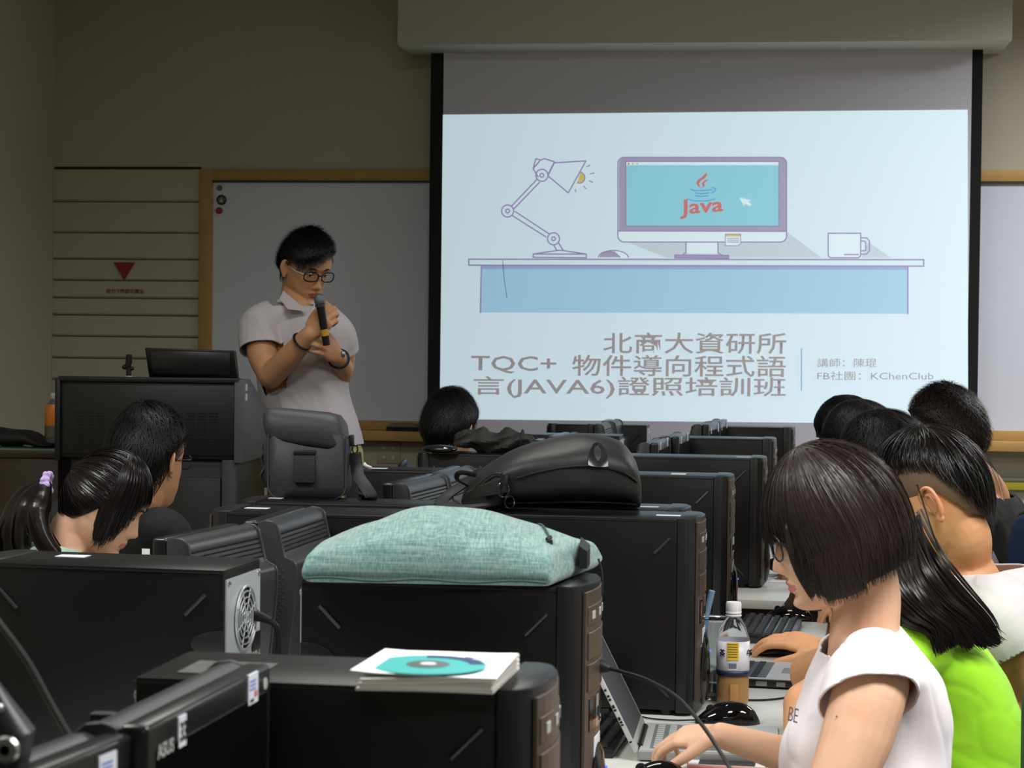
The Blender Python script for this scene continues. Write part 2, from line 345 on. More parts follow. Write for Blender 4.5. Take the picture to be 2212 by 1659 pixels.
bold_text('slide_title', '言(JAVA6)證照培訓班', 1023, 859, 47, 1697, 863, e_text, 1)
bold_text('slide_subtitle', '講師：陳琨', 1765, 793, 19, 1893, 793, e_text, 0)
bold_text('slide_subtitle', 'FB社團：KChenClub', 1765, 821, 19, 2016, 821, e_text, 0)
stroke('divider_line', [[(1731, 753), (1731, 843)]], 2.4, e_lb)
obj('fabric_crease', MB().tube([(SP(1087, 562)[0], -.022, SP(1087, 562)[1]), (SP(1090, 600)[0], -.022, SP(1090, 600)[1]), (SP(1096, 643)[0], -.022, SP(1096, 643)[1])], .0011, 5), mat('scratch_dark', (60, 80, 90), .8), scr)
obj('bottom_bar', MB().tube([(0, .0, SZ0), (SW, .0, SZ0)], .015, 12), mat('bar_black', (22, 22, 24), .4), scr)
# ---------------------------------------------------------------- desks
DZ = .74
deskm = mat('desk_laminate', (198, 200, 196), .35, nscale=4, namt=.05); edgem = mat('desk_edge', (160, 160, 156), .5); legm = mat('desk_leg_grey', (88, 90, 92), .4, .6)
def desk(label, x0, x1, y0, y1, rz=0, piv=(0, 0)):
    t = thing('computer_desk', label, 'desk', (x0, y0, 0), 0, 'long computer desks in the rows'); w_, l = x1-x0, y1-y0
    obj('desktop', MB().box((0, 0, DZ-.028), (w_, l, DZ)), [deskm], t, True, .003)
    for a in (.04, w_-.08):
        for b_ in (.05, l-.09): obj('leg', MB().box((a, b_, 0), (a+.04, b_+.04, DZ-.028)), legm, t, True, .003)
    obj('rail', MB().box((.08, .06, DZ-.09), (w_-.08, .085, DZ-.028)), legm, t, False)
    obj('modesty_panel', MB().box((.02, .085, .25), (.035, l-.09, DZ-.028)), legm, t, False)
    return t
# ---------------------------------------------------------------- computer towers
TL, TW, TH = .385, .178, .40
steel = mat('case_black', (9, 9, 11), .36, spec=.4, bump=.1, bscale=900, nscale=3, rgb2=(13, 13, 15))
bez = mat('bezel_black', (26, 26, 29), .35, spec=.5); gloss = mat('gloss_black', (10, 10, 12), .06, spec=.6)
brown = mat('bezel_satin', (64, 56, 50), .38, spec=.5); zinc = mat('zinc_plate', (206, 214, 220), .45, .5, nscale=8, namt=.2)
darkhole = mat('hole_black', (5, 5, 6), .9); screwm = mat('screw_steel', (170, 172, 175), .3, 1)
labw = mat('label_white', (205, 210, 222), .6); silver = mat('silver_print', (170, 172, 172), .4)
ledb = mat('led_blue', (60, 90, 255), .5, emit=2)
rubber = mat('rubber_black', (18, 18, 19), .55)
def bezel_out(e=0):
    return [(0, 0), (.022, 0), (.036, .012), (.046, .045), (.049, TW/2), (.046, TW-.045), (.036, TW-.012), (.022, TW), (0, TW)]
def make_tower(label, plug=False):
    t = thing('computer_tower', label, 'computer tower', group=None)
    obj('case', MB().box((0, 0, .012), (TL, TW, TH)), steel, t, True, .0025)
    obj('case_seam', MB().box((-.001, -.001, TH-.006), (TL, TW+.001, TH-.0045)), mat('seam_dark', (8, 8, 9), .6), t, False)
    b = MB().prism([(TL+x, y) for x, y in bezel_out()], .006, TH+.002); obj('front_bezel', b, bez, t, True, .003)
    # front plate and its fittings (front looks along +x)
    def fy(y): return TL+.049-abs(y-TW/2)**2*1.4
    def plate(name, y0, y1, z0, z1, m, e=.0012, n=6, par=t):
        ys_ = [y0+(y1-y0)*i/n for i in range(n+1)]
        mb = MB().loft([[(fy(y)-.004, y, z0), (fy(y)+e, y, z0), (fy(y)+e, y, z1), (fy(y)-.004, y, z1)] for y in ys_]); return obj(name, mb, m, par, False, .0006, 1)
    plate('front_plate', .012, TW-.012, .03, TH-.008, brown, .0008)
    plate('drive_cover', .02, TW-.02, TH-.155, TH-.115, brown, .003); plate('drive_cover', .02, TW-.02, TH-.108, TH-.068, brown, .003)
    plate('button_strip', .02, TW-.02, TH-.058, TH-.03, brown, .002)
    for y in (.045, .09, .135):
        plate('button', y-.007, y+.007, TH-.05, TH-.038, silver, .0032, 2)
    pp = plate('port_panel', .03, TW-.03, TH-.215, TH-.165, gloss, .002)
    for y in (.06, .09, .12): plate('port', y-.009, y+.009, TH-.2, TH-.185, darkhole, .0028, 2, pp)
    plate('energy_label', .06, .115, TH-.262, TH-.228, labw, .0018, 3)
    ov = [(TW/2+.045*math.cos(a), .085+.075*math.sin(a)) for a in [2*math.pi*k/28 for k in range(28)]]
    mb = MB(); rings = [[(fy(TW/2+(y-TW/2)*s)+e, TW/2+(y-TW/2)*s, .085+(z-.085)*s) for y, z in ov] for s, e in ((1, -.004), (1, .003), (.85, .009), (.5, .0125), (.12, .014))]
    gp = obj('power_panel', mb.loft(rings), gloss, t, True)
    obj('power_led', MB().ball((fy(TW/2)+.013, TW/2+.012, .12), .0025, 8, 6), ledb, gp)
    # embossed diagonal ribs and grip on both sides
    rib = mat('rib_black', (34, 35, 37), .3, spec=.6)
    for y, s in ((0, -1), (TW, 1)):
        for (cx, cz, d) in ((.045, TH-.055, -1), (TL-.03, TH-.055, 1), (.045, .055, 1), (TL-.03, .055, -1)):
            p0 = Vector((cx-.016, y, cz-.016*d)); p1 = Vector((cx+.016, y, cz+.016*d)); o_ = Vector((0, s*.001, 0))
            obj('side_rib', MB().tube([p0+o_, p1+o_], .0032, 8), rib, t)
        gr = [(.0+.052*math.cos(a), TH-.115+.021*math.sin(a)) for a in [math.pi/2-math.pi*k/16 for k in range(17)]]
        obj('side_grip', MB().prism(gr, y+(-.0025 if s < 0 else -.001), y+(.001 if s < 0 else .0025), 'y'), mat('grip_black', (30, 31, 33), .35), t, True, .001)
    # zinc rear plate (looks along -x)
    rp = obj('rear_plate', MB().box((-.003, .008, .02), (.0, TW-.008, TH-.016)), zinc, t, False)
    rot = Matrix.Rotation(-math.pi/2, 4, 'Y'); c0 = Vector((-.003, TW*.48, TH-.085))
    obj('fan_hole', MB().lathe([(.049, 0), (.049, .0008)], 32).xf(Matrix.Translation(c0) @ rot), darkhole, t, False)
    g = MB()
    for r in (.012, .022, .032, .042, .05): g.tube([c0+Vector((-.003, r*math.cos(a), r*math.sin(a))) for a in [2*math.pi*k/28 for k in range(29)]], .0014 if r < .049 else .002, 5)
    for a in range(4):
        v = Vector((0, math.cos(a*math.pi/4+.4), math.sin(a*math.pi/4+.4)))*.052; g.tube([c0+v+Vector((-.003, 0, 0)), c0-v+Vector((-.003, 0, 0))], .0014, 5)
    obj('fan_grill', g, mat('grill_chrome', (190, 196, 200), .45, .6), t)
    for (y, z) in ((.016, TH-.022), (TW-.016, TH-.022), (.016, TH-.15), (TW-.016, TH-.15), (.016, TH-.2)):
        obj('screw', MB().lathe([(.0045, 0), (.0045, .002), (.002, .0035)], 10).xf(Matrix.Translation((-.003, y, z)) @ rot), screwm, t)
    obj('port_block', MB().box((-.009, .1, TH-.3), (-.003, .15, TH-.2)), mat('port_dark', (26, 28, 32), .4), t, True, .001)
    obj('port', MB().box((-.011, .108, TH-.215), (-.009, .142, TH-.206)), mat('port_lilac', (120, 90, 150), .5), t, False)
    for k in range(5): obj('slot_cover', MB().box((-.0045, .03, .04+k*.022), (-.003, .13, .052+k*.022)), mat('slot_zinc', (120, 126, 130), .4, .7), t, False)
    sk = obj('power_socket', MB().box((-.006, .012, TH-.145), (-.003, .05, TH-.115)), mat('socket_black', (14, 14, 15), .4), t, True, .001)
    for (x, y) in ((.03, .02), (.03, TW-.02), (TL-.02, .02), (TL-.02, TW-.02)): obj('foot', MB().lathe([(.012, 0), (.014, .012)], 12, (x, y, 0)), rubber, t)
    return t
proto = make_tower('x')
def place_right(t, px, py, rz, label):   # near front top corner at a pixel, front towards +x
    q = PZ(px, py, DZ+TH); M = Matrix.Rotation(rz, 3, 'Z'); loc = q-M @ Vector((TL+.022, 0, 0)); loc.z = DZ
    if t is None: return dup(proto, loc, rz, label)
    t.location = loc; t.rotation_euler = (0, 0, rz); t['label'] = label; return t
def place_left(px, py, rz, label):       # near rear top corner (right end) at a pixel, front towards -x
    q = PZ(px, py, DZ+TH); M = Matrix.Rotation(rz+math.pi, 3, 'Z'); loc = q-M @ Vector((0, TW, 0)); loc.z = DZ
    return dup(proto, loc, rz+math.pi, label)
R = math.radians
Tw = {}
Tw['F1'] = place_right(proto, 1117, 1494, R(-2.0), 'black computer tower nearest the camera, with the white booklet lying on it')
Tw['B'] = place_right(None, 1235, 1270, R(-3.5), 'black computer tower carrying the pale green fabric sleeve')
Tw['A'] = place_right(None, 1487, 1122, R(-3), 'black computer tower behind the pale green sleeve, under the black backpack')
Tw['A2'] = place_right(None, 1447, 1106, R(-2.5), 'black computer tower mostly hidden directly behind the one under the backpack')
Tw['C'] = place_right(None, 1560, 1031, R(-2.5), 'black computer tower right behind the rounded end of the black backpack')
Tw['D'] = place_right(None, 1636, 991, R(-2), 'black computer tower with its lower corner above the white desk, fourth from the screen end')
Tw['E'] = place_right(None, 1660, 949, R(-2), 'black computer tower second from the screen end in the right row')
Tw['F'] = place_right(None, 1703, 924, R(-2), 'black computer tower farthest in the right row, just under the slide')
Tw['L1'] = place_left(483, 1232, R(-4), 'black computer tower at the left with its metal fan plate showing')
Tw['L2'] = place_left(890, 1116, R(-2), 'black computer tower standing close in front of the one carrying the camera bag')
Tw['L3'] = place_left(931, 1094, R(-1), 'black computer tower carrying the upright camera bag')
Tw['L4'] = place_left(1080, 1022, R(-1), 'black computer tower with a scrap of white tissue on top')
Tw['L5'] = place_left(1192, 985, R(-1), 'black computer tower under the crumpled dark umbrella')
Tw['L6'] = place_left(1338, 942, R(-1), 'black computer tower second from the wall in the left row, beside grey monitor backs')
Tw['L7'] = place_left(1397, 919, R(-1), 'black computer tower farthest in the left row, against the wall')
for t in Tw.values(): t['group'] = 'black computer towers on the desks'
def top_label(key, x, y, w_=.05, h=.024, m=labw, name='paper_label'):   # label stuck on the top, tower-local
    obj(name, MB().box((x, y, TH+.0004), (x+w_, y+h, TH+.0012)), m, Tw[key], False)
top_label('A', TL-.05, .06); top_label('A2', TL-.07, .07); top_label('C', TL-.12, .06, .04, .05); top_label('D', TL-.045, .05); top_label('E', TL-.06, .05)
top_label('L1', TL-.115, .05, .05, .03); top_label('L2', TL-.06, .07); top_label('L3', TL-.03, .05); top_label('L4', TL-.06, .08, .05, .03); top_label('L5', .1, .09, .03, .04)
scuff = mat('scuffed_glue', (96, 96, 92), .6, nscale=120, rgb2=(20, 20, 22)); top_label('F1', .035, .03, .09, .08, scuff, 'glue_residue')
A_ = Tw['A'].location; Tw['A2'].location = (A_.x-.035, A_.y+.187, DZ)
bpy.context.view_layer.update()
# ---------------------------------------------------------------- desks under them
RZ = -.058
def lx_(y): return -.74+.058*(y-2)
for (y0, y1, lab) in ((1.2, 3.42, 'light grey long desk at the camera end of the right row'), (3.44, 5.5, 'light grey long desk of the right row under the tea bottle and silver laptop'), (5.92, 8.95, 'light grey long desk of the right row nearest the screen')):
    t = desk(lab, 0, .74, 0, y1-y0); t.location = (lx_(y0), y0, 0); t.rotation_euler = (0, 0, RZ)
for (y0, y1, lab) in ((1.2, 3.45, 'light grey long desk at the camera end of the left row'), (3.47, 5.75, 'light grey long desk of the left row under the camera bag tower'), (5.92, 8.95, 'light grey long desk of the left row nearest the whiteboard')):
    wd = .47 if y0 > 5.8 else .70; t = desk(lab, 0, wd, 0, y1-y0); M = Matrix.Rotation(RZ, 3, 'Z'); t.location = Vector((lx_(y0)-.004, y0, 0))-M @ Vector((wd, 0, 0)); t.rotation_euler = (0, 0, RZ)
# ---------------------------------------------------------------- monitors
mback = mat('monitor_back', (44, 45, 49), .38, spec=.6, bump=.08, bscale=700); mbez = mat('monitor_bezel', (22, 22, 25), .3, spec=.6); mscr = mat('monitor_glass', (7, 7, 9), .22)
HM = .42
def monitor(name_label, pn, pf, faces, ztop=1.158, labels=(), group='black monitors on the desks', ln=None):
    """pn, pf: near and far upper corners of the bezel at pixels; faces -1: screen to the left, +1: to the right"""
    if len(pn) == 3: a = P(*pn); ztop = a.z
    else: a = PZ(pn[0], pn[1], ztop)
    b = PZ(pf[0], pf[1], ztop)
    if ln: b = a+(b-a).normalized()*ln
    d = b-a; Wd = d.length; rz = math.atan2(-d.x, d.y)
    t = thing('computer_monitor', name_label, 'monitor', (a.x, a.y, DZ), rz, group)
    s = 1 if faces < 0 else -1           # back cover lies on +x for screens facing left
    H = ztop-DZ; B0 = .1
    def X(x): return x*s
    obj('bezel', MB().box((min(X(-.028), X(0)), 0, B0), (max(X(-.028), X(0)), Wd, H)), mbez, t, True, .006, 3)
    obj('screen', MB().box((min(X(-.0295), X(-.027)), .018, B0+.03), (max(X(-.0295), X(-.027)), Wd-.018, H-.026)), mscr, t, False)
    prof = [(0, H-.004), (.012, H), (.026, H-.002), (.036, H-.010), (.040, H-.022)]
    for k in range(5):                   # ribbed face
        z = H-.024-.0078*k; x = .040+.0022*k; prof += [(x, z), (x-.0022, z-.001), (x-.0022, z-.0018), (x+.0008, z-.0032)]
    prof += [(.053, H-.066), (.070, H-.074), (.074, H-.082), (.074, H-.12), (.06, B0+.06), (.03, B0+.02), (0, B0+.01)]
    obj('back_cover', MB().prism([(X(x), z) for x, z in prof], .006, Wd-.006, 'y'), mback, t, True)
    for y0_, y1_ in ((-.002, .007), (Wd-.007, Wd+.002)):
        caps = MB(); caps.prism([(X(x), z) for x, z in [(0, H-.002), (.014, H+.002), (.03, H), (.04, H-.008), (.044, H-.025), (.054, H-.064), (.072, H-.073), (.077, H-.083), (.077, H-.12), (.062, B0+.058), (0, B0)]], y0_, y1_, 'y')
        obj('end_cap', caps, mback, t, True, .003)
    v = MB()
    for r in range(44):
        for c_ in range(4):
            x = X(.012+.011*c_+(.0055 if r % 2 else 0)); z = H-.085-.0062*r
            if z > B0+.05: v.box((x-.0012, -.0030, z-.0012), (x+.0012, -.0018, z+.0012))
    o = obj('vent_holes', v, mat('vent_grey', (70, 72, 76), .4), t, False); o['kind'] = 'stuff'
    obj('stand_neck', MB().box((min(X(.01), X(.05)), Wd/2-.04, .012), (max(X(.01), X(.05)), Wd/2+.04, B0+.1)), mbez, t, True, .006)
    obj('stand_base', MB().lathe([(.09, 0), (.09, .006), (.07, .014), (.02, .018)], 32, (X(.02), Wd/2, 0)), mbez, t)
    for (y, z, w_, h_, kind) in labels:
        x = X(-.0285)
        if kind == 'num':
            lb = obj('number_label', MB().box((x-.0008, y, z), (x+.0012, y+w_, z+h_)), labw, t, False)
            tt = text_mesh('number', '33', h_*.86, mat('ink_black', (15, 15, 18), .6), lb, bold=.0005, scx=.75)
            tt.rotation_euler = (0, 0, math.pi/2); tt.location = (x+.0016, y+.0022, z+h_*.2)
            lt = text_mesh('maker_lettering', 'ASUS', .017, mat('silver_print', (150, 160, 165)), t, bold=.0003, scx=1.0); lt.rotation_euler = (0, 0, math.pi/2); lt.location = (x+.0012, y-.052, z+.001)
        else:
            lb = obj('inventory_label', MB().box((x-.0008, y, z), (x+.0012, y+w_, z+h_)), labw, t, False)
            ink = mat('ink_blue', (70, 100, 180), .6)
            for k in range(3): obj('printed_line', MB().box((x+.0012, y+.004, z+h_-.008-.004*k), (x+.0016, y+w_-.008, z+h_-.0065-.004*k)), ink, lb, False)
            obj('red_stamp', MB().box((x+.0012, y+w_-.012, z+.006), (x+.0017, y+w_-.004, z+.012)), mat('ink_red', (200, 90, 80), .6), lb, False)
            obj('bar_code', MB().box((x+.0012, y+.005, z+.002), (x+.0016, y+w_-.014, z+.005)), mat('ink_black', (15, 15, 18), .6), lb, False)
    return t
monitor('black monitor seen edge-on with ribbed back, just behind the tower with the fan plate', (360, 1163), (519, 1131), -1)
monitor('black monitor seen edge-on with ribbed back, between the left tower and the pale green sleeve', (556, 1125), (679, 1089), -1, 1.158, ln=.325)
monitor('black ribbed monitor back right of the tower with white tissue, the nearer of two', (848, 1044, 4.66), (931, 1025), -1, ln=.33)
monitor('black ribbed monitor back touching the strap end of the backpack, the farther of two', (938, 1023, 5.03), (1006, 1003), -1, ln=.33)
monitor('grey-lit ribbed monitor back just over the backpack, the left of two', (1150, 958, 6.66), (1193, 941), -1, ln=.36)
monitor('grey-lit ribbed monitor back just over the backpack, the right of two', (1197, 943, 7.06), (1240, 931), -1, ln=.36)
monitor('ribbed monitor back in the farthest left row, the nearer of two', (1283, 916, 7.96), (1308, 909), -1, ln=.26)
monitor('ribbed monitor back in the farthest left row, next to the wall', (1309, 910, 8.24), (1332, 903), -1, ln=.24)
inv = (.27, .385, .03, .036, 'inv')
m33 = monitor('black monitor with a 33 number label, in the foreground, screen turned right', (254, 1566), (530, 1430), 1, 1.165, [(.07, .392, .019, .028, 'num'), (.265, .395, .03, .03, 'inv')])
bpy.context.view_layer.update()
obj('corner_badge', MB().lathe([(.006, 0), (.006, .001)], 16).xf(Matrix.Translation((.0285, .32, .408)) @ Matrix.Rotation(math.pi/2, 4, 'Y')), silver, m33)
ml = monitor('black monitor cut off by the bottom left corner of the picture', (-150, 1722), (105, 1625), 1, 1.158, [(.2, .38, .03, .03, 'inv')], ln=.3)
for lab, pn, pf in (('thin monitor behind the round end of the backpack, the nearer left one of the pair', (1404, 957, 6.62), (1431, 946)), ('thin monitor behind the round end of the backpack, the right one of the pair', (1450, 943, 7.0), (1473, 934)),
                    ('thin monitor in the farthest right row, the left one of the pair', (1516, 917, 7.78), (1538, 911)), ('thin monitor in the farthest right row, the right one of the pair', (1541, 911, 8.1), (1560, 904))):
    monitor(lab, pn, pf, 1, 1.165, [(.05, .395, .02, .025, 'inv'), (.25, .395, .03, .03, 'inv')], ln=.3 if pn[2] > 7.5 else .35)
# hinge ring of an arm at the lower left edge
q = P(8, 1618, 1.55); hg = thing('monitor_arm', 'dark rounded monitor arm with a metal ring at the bottom left corner', 'monitor arm', (q.x, q.y, DZ))
hz_ = q.z-DZ
obj('arm', MB().tube([(-.02, .04, 0), (-.015, .03, hz_-.05), (0, .02, hz_+.01), (-.02, .02, hz_+.045)], [.016, .018, .017, .008], 16), mback, hg)
obj('pivot_ring', MB().lathe([(.004, 0), (.0042, .004), (.0095, .004), (.011, 0)], 24).xf(Matrix.Translation((.003, -.002, hz_)) @ Matrix.Rotation(math.pi/2, 4, 'X')), screwm, hg)
obj('screw', MB().lathe([(.004, 0), (.003, .003)], 12).xf(Matrix.Translation((-.004, 0, hz_+.032)) @ Matrix.Rotation(math.pi/2, 4, 'X')), screwm, hg)
def spline(pts, n=8):
    pts = [Vector(p) for p in pts]; out = []
    pp = [pts[0]*2-pts[1]]+pts+[pts[-1]*2-pts[-2]]
    for i in range(1, len(pp)-2):
        for k in range(n):
            t = k/n; a, b, c_, d = pp[i-1:i+3]
            out.append(.5*((2*b)+(c_-a)*t+(2*a-5*b+4*c_-d)*t*t+(3*b-a-3*c_+d)*t**3))
    return out+[pts[-1]]
def cable(name, label, pts, r, m=rubber, seg=8, cat='cable', n=8):
    ps = [P(*p) if len(p) == 3 and p[0] > 10 or p[2] > 1.0 else Vector(p) for p in pts]
    o = obj(name, MB().tube(spline(ps, n), r, seg), m); tag(o, label, cat); return o
tag(obj('cable', MB().tube(spline([P(-30, 1310, 1.9), P(0, 1348, 1.88), P(60, 1430, 1.86), P(115, 1530, 1.84), P(165, 1612, 1.82), P(215, 1662, 1.8), P(260, 1740, 1.78)]), .0032, 8), rubber), 'thin black cable running down across the lower left towers', 'cable')
vg = thing('video_plug', 'black video plug with cable beside the tower of the white booklet', 'plug', P(222, 1560, 1.95))
obj('plug_body', MB().box((-.012, -.008, -.012), (.014, .008, .010)), rubber, vg, True, .003)
L0 = vg.location
obj('lead', MB().tube(spline([P(214, 1562, 1.95)-L0, P(196, 1575, 1.93)-L0, P(178, 1604, 1.9)-L0, P(168, 1660, 1.88)-L0, P(160, 1740, 1.86)-L0]), .005, 8), rubber, vg)
sl = Tw['L1'].matrix_world @ Vector((-.006, TW-.15, TH-.13))
pc = thing('power_cable', 'black power lead plugged into the fan plate of the left tower', 'power cable', P(505, 1328, 3.24))
L0 = pc.location
obj('plug', MB().tube([P(492, 1326, 3.25)-L0, P(500, 1326, 3.24)-L0, P(546, 1330, 3.19)-L0], [.016, .017, .0135], 14), rubber, pc)
obj('strain_relief', MB().tube([P(546, 1330, 3.19)-L0, P(565, 1333, 3.185)-L0, P(586, 1342, 3.18)-L0], [.009, .0078, .006], 10), rubber, pc)
obj('lead', MB().tube(spline([P(585, 1341, 3.18)-L0, P(598, 1356, 3.18)-L0, P(603, 1390, 3.19)-L0, P(600, 1440, 3.2)-L0, P(596, 1560, 3.22)-L0]), .0052, 8), rubber, pc)
# ---------------------------------------------------------------- pale green laptop sleeve on tower B
teal = bpy.data.materials.new('teal_linen'); teal.use_nodes = True
nt = teal.node_tree; bs = nt.nodes['Principled BSDF']; bs.inputs['Roughness'].default_value = .85; bs.inputs['Sheen Weight'].default_value = .3
tc = nt.nodes.new('ShaderNodeTexCoord'); prev = None
cols = [lin((104, 140, 138)), lin((66, 106, 108)), lin((152, 176, 168))]
mixes = None
for k, (sc_, thr) in enumerate((((14, 330, 330), 0), ((330, 330, 40), 0), ((420, 14, 120), 0))):
    mp = nt.nodes.new('ShaderNodeMapping'); mp.inputs['Scale'].default_value = sc_; n = nt.nodes.new('ShaderNodeTexNoise'); n.inputs['Scale'].default_value = 1; n.inputs['Detail'].default_value = 2
    nt.links.new(tc.outputs['Object'], mp.inputs[0]); nt.links.new(mp.outputs[0], n.inputs['Vector'])
    cr = nt.nodes.new('ShaderNodeValToRGB'); e = cr.color_ramp.elements; e[0].position = .32; e[0].color = cols[1]; e[1].position = .5; e[1].color = cols[0]; e2 = e.new(.72); e2.color = cols[2]
    nt.links.new(n.outputs['Fac'], cr.inputs[0])
    if mixes is None: mixes = cr.outputs[0]
    else:
        mx = nt.nodes.new('ShaderNodeMix'); mx.data_type = 'RGBA'; mx.inputs[0].default_value = .5
        nt.links.new(mixes, mx.inputs[6]); nt.links.new(cr.outputs[0], mx.inputs[7]); nt.links.new(mx.outputs[2], bs.inputs['Base Color'])
q0 = PZ(640, 1262, 1.142); q1 = PZ(1195, 1272, 1.142); d = q1-q0; SL = d.length; ang = math.atan2(d.y, d.x)
sv = thing('laptop_sleeve', 'pale sea-green fabric laptop sleeve bulging on top of a tower', 'laptop sleeve', (q0.x, q0.y, 1.1425), ang)
SD = .27
def slv(u, v):
    """plan outline and height of the sleeve, u along, v away from the camera"""
    x = u*SL+.05*v*(u > .5)*(2*u-1)+.025*u*v - .0*v; y = v*SD
    cx = abs(2*u-1); cy = abs(2*v-1)
    rr = 1-max(0, cx-.9)**2*8*cy*.1
    return x, y
def sleeve():
    NU, NV = 60, 30; top = []; bot = []; rnd = random.Random(4)
    for j in range(NV+1):
        rt, rb = [], []
        for i in range(NU+1):
            u, v = i/NU, j/NV; x, y = slv(u, v)
            eu = min(1, min(u, 1-u)/.045); ev = min(1, min(v, 1-v)/.09)
            e = (1-(1-eu)**2)**.5*(1-(1-ev)**2)**.5
            b = math.sin(math.pi*min(1, max(0, (u*.97+.015)))**1.08)**1.05*math.sin(math.pi*min(1, v*.95+.04))**.8
            h = .019+.021*e+.066*b
            h += .0022*math.sin(u*23+v*9)*b*e + .003*mnoise.noise(Vector((u*7, v*5, 1.3)))*e
            h -= .009*math.exp(-((u-.68)/.05)**2-((v-.12)/.1)**2)+.006*math.exp(-((u-.52)/.03)**2-((v-.1)/.15)**2)
            k = .006*(1-eu)+.006*(1-ev)
            xx = x+(.006 if u < .5 else -.006)*(1-eu); yy = y+(.005 if v < .5 else -.005)*(1-ev)
            rt.append((xx, yy, h)); rb.append((xx, yy, .0+.012*(1-e)+ (.0)))
        top.append(rt); bot.append(rb)
    mb = MB(); n = NU+1; vs = [p for r in top for p in r]+[p for r in bot for p in r]; o = (NU+1)*(NV+1); fs = []
    for j in range(NV):
        for i in range(NU):
            a = j*n+i; fs.append((a, a+1, a+n+1, a+n)); fs.append((o+a, o+a+n, o+a+n+1, o+a+1))
    for i in range(NU): fs.append((i, o+i, o+i+1, i+1)); a = NV*n+i; fs.append((a, a+1, o+a+1, o+a))
    for j in range(NV): a = j*n; fs.append((a, a+n, o+a+n, o+a)); a = j*n+NU; fs.append((a, o+a, o+a+n, a+n))
    return mb.add(vs, fs)
so = obj('fabric_body', sleeve(), teal, sv, 'all')
sub = so.modifiers.new('s', 'SUBSURF'); sub.levels = sub.render_levels = 1
obj('bottom_piping', MB().tube([(.01+(SL-.02)*k/20, .003, .0075+.002*math.sin(k*.8)) for k in range(21)], .0018, 6), mat('piping_teal', (48, 74, 76), .7), sv)
def stop(u, v): x, y = slv(u, v); return x, y
zx = [(SL*.86+.012*k, .05+.021*k) for k in range(6)]
def stz(x, y):   # height of the sleeve top near a plan point
    best = min(so.data.vertices, key=lambda vv: (vv.co.x-x)**2+(vv.co.y-y)**2-(vv.co.z*.01)); return best.co.z
ps = [Vector((x, y, stz(x, y)+.001)) for x, y in [(SL*.9, .205), (SL*.935, .165), (SL*.965, .12), (SL*.985, .08)]]
zipm = mat('zip_black', (26, 28, 32), .5)
obj('zip', MB().tube(spline(ps, 4), .0018, 6), mat('zip_dark_teal', (40, 70, 74), .6), sv)
zp = Vector((SL*.975, .085, stz(SL*.975, .085)+.003))
obj('zip_pull', MB().box((zp.x-.004, zp.y-.005, zp.z-.017), (zp.x+.005, zp.y-.001, zp.z+.001)), zipm, sv, True, .001)
obj('zip_slider', MB().tube([zp+Vector((-.004, 0, .001)), zp+Vector((.002, .006, .004))], .0032, 8), zipm, sv)
obj('end_patch', MB().loft([[(SL+.046+.004*math.sin(a*3.14), .115+.135*s, .016+z) for z in (0, .012, .022, .026)] + [(SL+.034, .115+.135*s, .016+z) for z in (.034, .0)] for s, a in ((0, 0), (.3, .3), (.7, .7), (1, 1))]), zipm, sv, True)
obj('hanging_pull', MB().tube(spline([(SL+.062, .20, .022), (SL+.068, .195, .0), (SL+.069, .19, -.03)], 5), .0016, 6), zipm, sv)
# ---------------------------------------------------------------- white booklet and disc on tower F1
paper = mat('paper_white', (236, 236, 238), .6); paper2 = mat('paper_cream', (216, 214, 208), .7)
ZT = DZ+TH+.002
bk = thing('booklet', 'white folded booklet with loose pages, lying on the nearest tower', 'booklet', PZ(930, 1460, ZT)); L0 = bk.location
def quad_slab(name, px, z0, z1, m, par, L0, curl=None, sub_=6):
    c_ = [PZ(p[0], p[1], z1)-L0 for p in px]   # order: near-left, near-right, far-right, far-left
    mb = MB(); N = sub_; top = []; bot = []
    for j in range(N+1):
        for i in range(N+1):
            u, v = i/N, j/N; p = (c_[0]*(1-u)+c_[1]*u)*(1-v)+(c_[3]*(1-u)+c_[2]*u)*v
            dz = curl(u, v) if curl else 0
            top.append((p.x, p.y, z1-L0.z+dz)); bot.append((p.x, p.y, z0-L0.z+dz))
    n = N+1; o = n*n; fs = []
    for j in range(N):
        for i in range(N):
            a = j*n+i; fs += [(a, a+1, a+n+1, a+n), (o+a, o+a+n, o+a+n+1, o+a+1)]
    for i in range(N): fs += [(i, o+i, o+i+1, i+1), (N*n+i, N*n+i+1, o+N*n+i+1, o+N*n+i)]; 
    for j in range(N): a = j*n; fs += [(a, a+n, o+a+n, o+a)]; a = j*n+N; fs += [(a, o+a, o+a+n, a+n)]
    return obj(name, mb.add(top+bot, fs), m, par, True)
for k in range(7):
    z = ZT+.0005+.0034*k; j = (k % 2)*3
    quad_slab('page_block', [(768+j*2+k*1.5, 1486-k*3.4), (1064-j, 1497-k*5), (1122-j, 1440-k*4.4), (838, 1424-k*3)], z, z+.0027, paper if k % 2 else paper2, bk, L0, lambda u, v, k=k: .0016*math.sin(u*2.2+k)*(1-v))
qq = ZT+.0255
ds = thing('disc_sleeve', 'white paper disc sleeve with a teal disc printed showing, on top of the booklet', 'disc sleeve', PZ(930, 1440, qq)); L1 = ds.location
quad_slab('paper_sleeve', [(756, 1456), (1072, 1464), (1120, 1409), (832, 1409)], qq, qq+.0012, paper, ds, L1, lambda u, v: .001*math.sin(u*5)+.004*(1-u)**6)
dc = PZ(925, 1437, qq+.003)-L1; rr_ = .0585
def disc(name, r0, r1, m, z, par): return obj(name, MB().loft([[(dc.x+r*math.cos(a), dc.y+r*math.sin(a), dc.z+h) for a in [2*math.pi*k/48 for k in range(48)]] for r, h in ((r0, z), (r1, z), (r1, z+.0008), (r0, z+.0008))], False), m, par)
